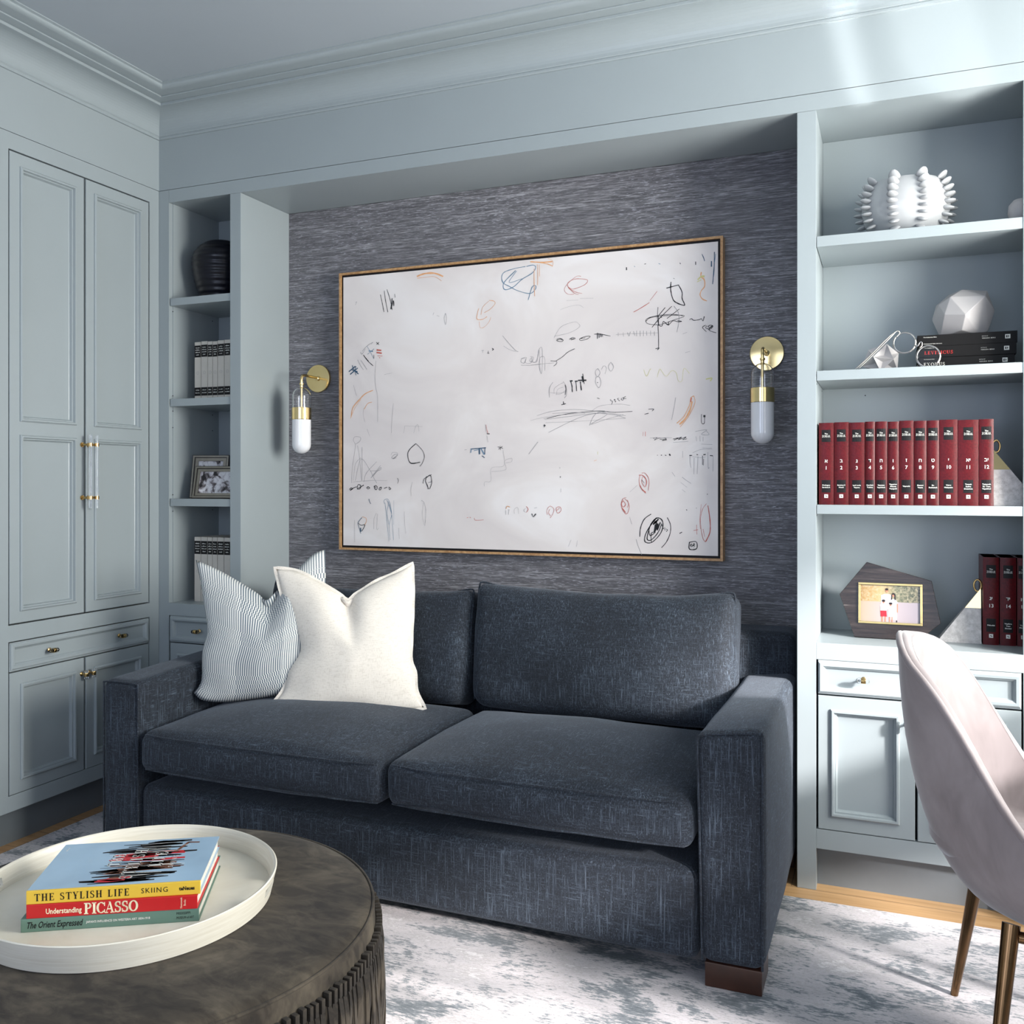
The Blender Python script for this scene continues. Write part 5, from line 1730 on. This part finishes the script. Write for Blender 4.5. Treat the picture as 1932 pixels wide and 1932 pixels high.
road = t.ramp(sp.outputs[0], [(0, srgb(150,134,112)), (0.5, srgb(156,144,146)), (1, srgb(132,124,130))])
hz = t.math('GREATER_THAN', t.math('ADD', sp.outputs[2], t.math('MULTIPLY', t.math('SUBTRACT', ns, 0.5), 0.06)), 0.55)
t.color(t.mix(hz, road, trees)); t.set(rough=0.15)
ph = obj('photograph', bm, MATS['photo_park'], pf)
def patch(bm, pts, y): bm.faces.new([bm.verts.new((p[0], y, p[1])) for p in pts])
def disc(bm, cx, cz, rx, rz, y, n=16): bm.faces.new([bm.verts.new((cx+rx*math.cos(i*2*math.pi/n), y, cz+rz*math.sin(i*2*math.pi/n))) for i in range(n)])
skin = simple('photo_skin', srgb(168,112,88), 0.3); hair = simple('photo_hair', srgb(32,22,20), 0.3); wht = simple('photo_white', srgb(184,178,182), 0.3); redp = simple('photo_red', srgb(176,34,44), 0.3)
f_ = [(-0.006, 0.146, 1.0), (0.012, 0.133, 0.95), (-0.015, 0.112, 0.8), (0.005, 0.104, 0.75)]
bm = NB()
patch(bm, [(-0.022,0.132),(-0.014,0.136),(0.002,0.136),(0.009,0.128),(0.008,0.090),(-0.022,0.090)], 0.0009)
patch(bm, [(0.006,0.122),(0.018,0.122),(0.024,0.112),(0.022,0.060),(0.004,0.060)], 0.0008)
patch(bm, [(-0.025,0.104),(-0.006,0.104),(-0.007,0.086),(-0.024,0.086)], 0.0006)
patch(bm, [(-0.002,0.096),(0.011,0.096),(0.014,0.068),(-0.003,0.068)], 0.0005)
obj('picture_white', bm, wht, ph)
bm = NB()
for x, z, k in f_: disc(bm, x, z, 0.0038*k, 0.0052*k, 0.0004)
for x0, x1, z0, z1 in ((-0.021,-0.017,0.053,0.070),(-0.012,-0.009,0.053,0.070),(0.000,0.003,0.053,0.069),(0.007,0.010,0.053,0.069),(0.022,0.025,0.082,0.108)): patch(bm, [(x0,z0),(x1,z0),(x1,z1),(x0,z1)], 0.0006)
obj('picture_skin', bm, skin, ph)
bm = NB()
disc(bm, -0.006, 0.150, 0.0044, 0.0035, 0.0002); disc(bm, -0.015, 0.1155, 0.0048, 0.0036, 0.0002); disc(bm, 0.005, 0.108, 0.0048, 0.0034, 0.0002)
patch(bm, [(0.007,0.132),(0.009,0.139),(0.015,0.140),(0.018,0.134),(0.019,0.120),(0.016,0.118),(0.015,0.132),(0.011,0.136),(0.009,0.131),(0.009,0.120),(0.006,0.119)], 0.0002)
patch(bm, [(0.020,0.053),(0.023,0.053),(0.023,0.058),(0.020,0.058)], 0.0005)
obj('picture_hair', bm, hair, ph)
bm = NB(); patch(bm, [(-0.024,0.086),(-0.007,0.086),(-0.006,0.068),(-0.014,0.069),(-0.015,0.072),(-0.016,0.068),(-0.023,0.068)], 0.0003)
obj('picture_red', bm, redp, ph)

# ------------------------------------------------------------------ left bookcase: vase, white sets, photo frames
bm = NB(); prof = [(0,0),(0.074,0),(0.080,0.004)]
for i in range(1, 60):
    t_ = i/60; rr = 0.080 + 0.036*math.sin(min(1, t_/0.62)*math.pi/2) if t_ < 0.62 else 0.116*math.sqrt(max(0, 1-((t_-0.62)/0.41)**2.2))
    prof.append((rr + 0.0013*math.sin(t_*60*1.1), 0.004+t_*0.236))
prof += [(0.040,0.241),(0.034,0.240),(0.03,0.22),(0,0.21)]
lathe(bm, prof, 56)
o = obj('ribbed_vase', bm, black_gloss, smooth=True, angle=60); o.location = (0.193, 0.140, 1.926)
tag(o, 'rounded glossy black ribbed vase on the top shelf of the narrow bookcase', 'vase')

def white_vol(x0, x1, y, z, h, label, grp, seed):
    b = thing('white_volume', label, 'book', ((x0+x1)/2, y, z), group=grp)
    hw = (x1-x0)/2-0.0008; D = 0.17; rnd = random.Random(seed)
    bm = NB(); box(bm, -hw, -hw+0.002, 0, D, 0, h); box(bm, hw-0.002, hw, 0, D, 0, h); box(bm, -hw, hw, -0.002, 0.003, 0, h, bev=0.0015)
    obj('cover', bm, white_book, b)
    obj('pages', bx(-hw+0.0022, hw-0.0022, 0.003, D-0.005, 0.004, h-0.004), paper, b)
    yy = -0.0024; k = h/0.231
    obj('spine_label', bx(-hw+0.0004, hw-0.0004, yy, -0.0021, 0.170*k, 0.217*k), black_ink, b)
    if z > 1: obj('spine_label', bx(-hw+0.0004, hw-0.0004, yy, -0.0021, 0.017*k, 0.050*k), black_ink, b)
    bm = NB()
    for row, wd in ((0.208,0.6),(0.199,0.75),(0.190,0.7),(0.180,0.45)) + (((0.040,0.6),(0.029,0.7)) if z > 1 else ()):
        x = -hw*wd
        while x < hw*wd-0.001:
            l = rnd.uniform(0.0012, 0.0030); box(bm, x, min(x+l, hw*wd), yy-0.0003, yy-0.0001, (row-0.0022)*k, (row+rnd.uniform(-0.0005,0.0022))*k); x += l+0.0009
    obj('label_marks', bm, white_ink, b)
    bm = NB(); n = 20; cz = 0.108*k
    for i in range(n):
        a0, a1 = i*2*math.pi/n, (i+1)*2*math.pi/n
        r0, r1 = min(0.0062, hw*0.55), min(0.0062, hw*0.55)-0.0008
        bm.faces.new([bm.verts.new((r_*math.cos(a), -0.0023, cz+r_*math.sin(a))) for r_, a in ((r0,a0),(r0,a1),(r1,a1),(r1,a0))])
    box(bm, -0.0012, 0.0012, -0.0024, -0.0022, cz-0.0006, cz+0.0006)
    obj('emblem', bm, STROKE['G'], b)
WXE = [0.1060,0.1385,0.1712,0.1955,0.2200,0.2520,0.2830]
ORD = ['leftmost', 'second from the left', 'third from the left', 'fourth from the left', 'fifth from the left', 'rightmost, partly behind the divider']
for i in range(6):
    white_vol(WXE[i], WXE[i+1], 0.082, 1.531, 0.231+0.0015*math.sin(i*1.7), 'white volume with black labels on the middle shelf, '+ORD[i], 'white set on the middle shelf', i)
for i in range(6):
    white_vol(WXE[i]-0.001, WXE[i+1]-0.001, 0.082, 0.731, 0.256, 'white volume behind the striped cushion on the counter, '+ORD[i], 'white set on the counter', 20+i)

def photo_frame(label, loc, yaw, lean, W, H, bw_, seed):
    f = thing('photo_frame', label, 'photo frame', loc, rot=(R(-lean), 0, R(yaw)))
    def ringbox(bm, i0, i1, y0, y1):
        box(bm, i0, W-i0, y0, y1, H-i1, H-i0); box(bm, i0, W-i0, y0, y1, i0, i1); box(bm, i0, i1, y0, y1, i1, H-i1); box(bm, W-i1, W-i0, y0, y1, i1, H-i1)
    bm = NB(); ringbox(bm, 0, 0.003, 0.0, 0.014); ringbox(bm, 0.009, 0.012, -0.001, 0.010)
    obj('dark_moulding', bm, dk_fr, f)
    bm = NB(); ringbox(bm, 0.003, 0.009, -0.003, 0.012); ringbox(bm, 0.012, bw_, 0.001, 0.012)
    obj('pewter_moulding', bm, silver_fr, f)
    tt = NT('photo_grey_%d' % seed)
    n1 = tt.noise(tt.mapping((1,1,1), loc=(seed,0,0)), 34, 3, 0.6, 0.5)
    tt.color(tt.ramp(n1, [(0.36, srgb(40,36,38)), (0.45, srgb(120,112,114)), (0.52, srgb(206,202,206)), (0.62, srgb(232,230,232))])); tt.set(rough=0.12)
    obj('photograph', bx(bw_-0.001, W-bw_+0.001, 0.006, 0.010, bw_-0.001, H-bw_+0.001), tt.m, f)
    bm = NB(); prism(bm, [(0,0),(0.03,0),(0.02,0.10)], 0, 0.003, Matrix.Translation((W/2,0.014,0.004)) @ Matrix.Rotation(R(90),4,'Z') @ Matrix.Rotation(0,4,'X'))
    obj('easel', bm, dk_fr, f)
photo_frame('taller pewter photo frame standing behind on the left bookcase shelf', (0.075,0.085,1.1410), 20, 13, 0.150, 0.178, 0.024, 1)
photo_frame('smaller pewter photo frame standing in front on the left bookcase shelf', (0.134,0.030,1.1410), 14, 15, 0.190, 0.132, 0.022, 2)
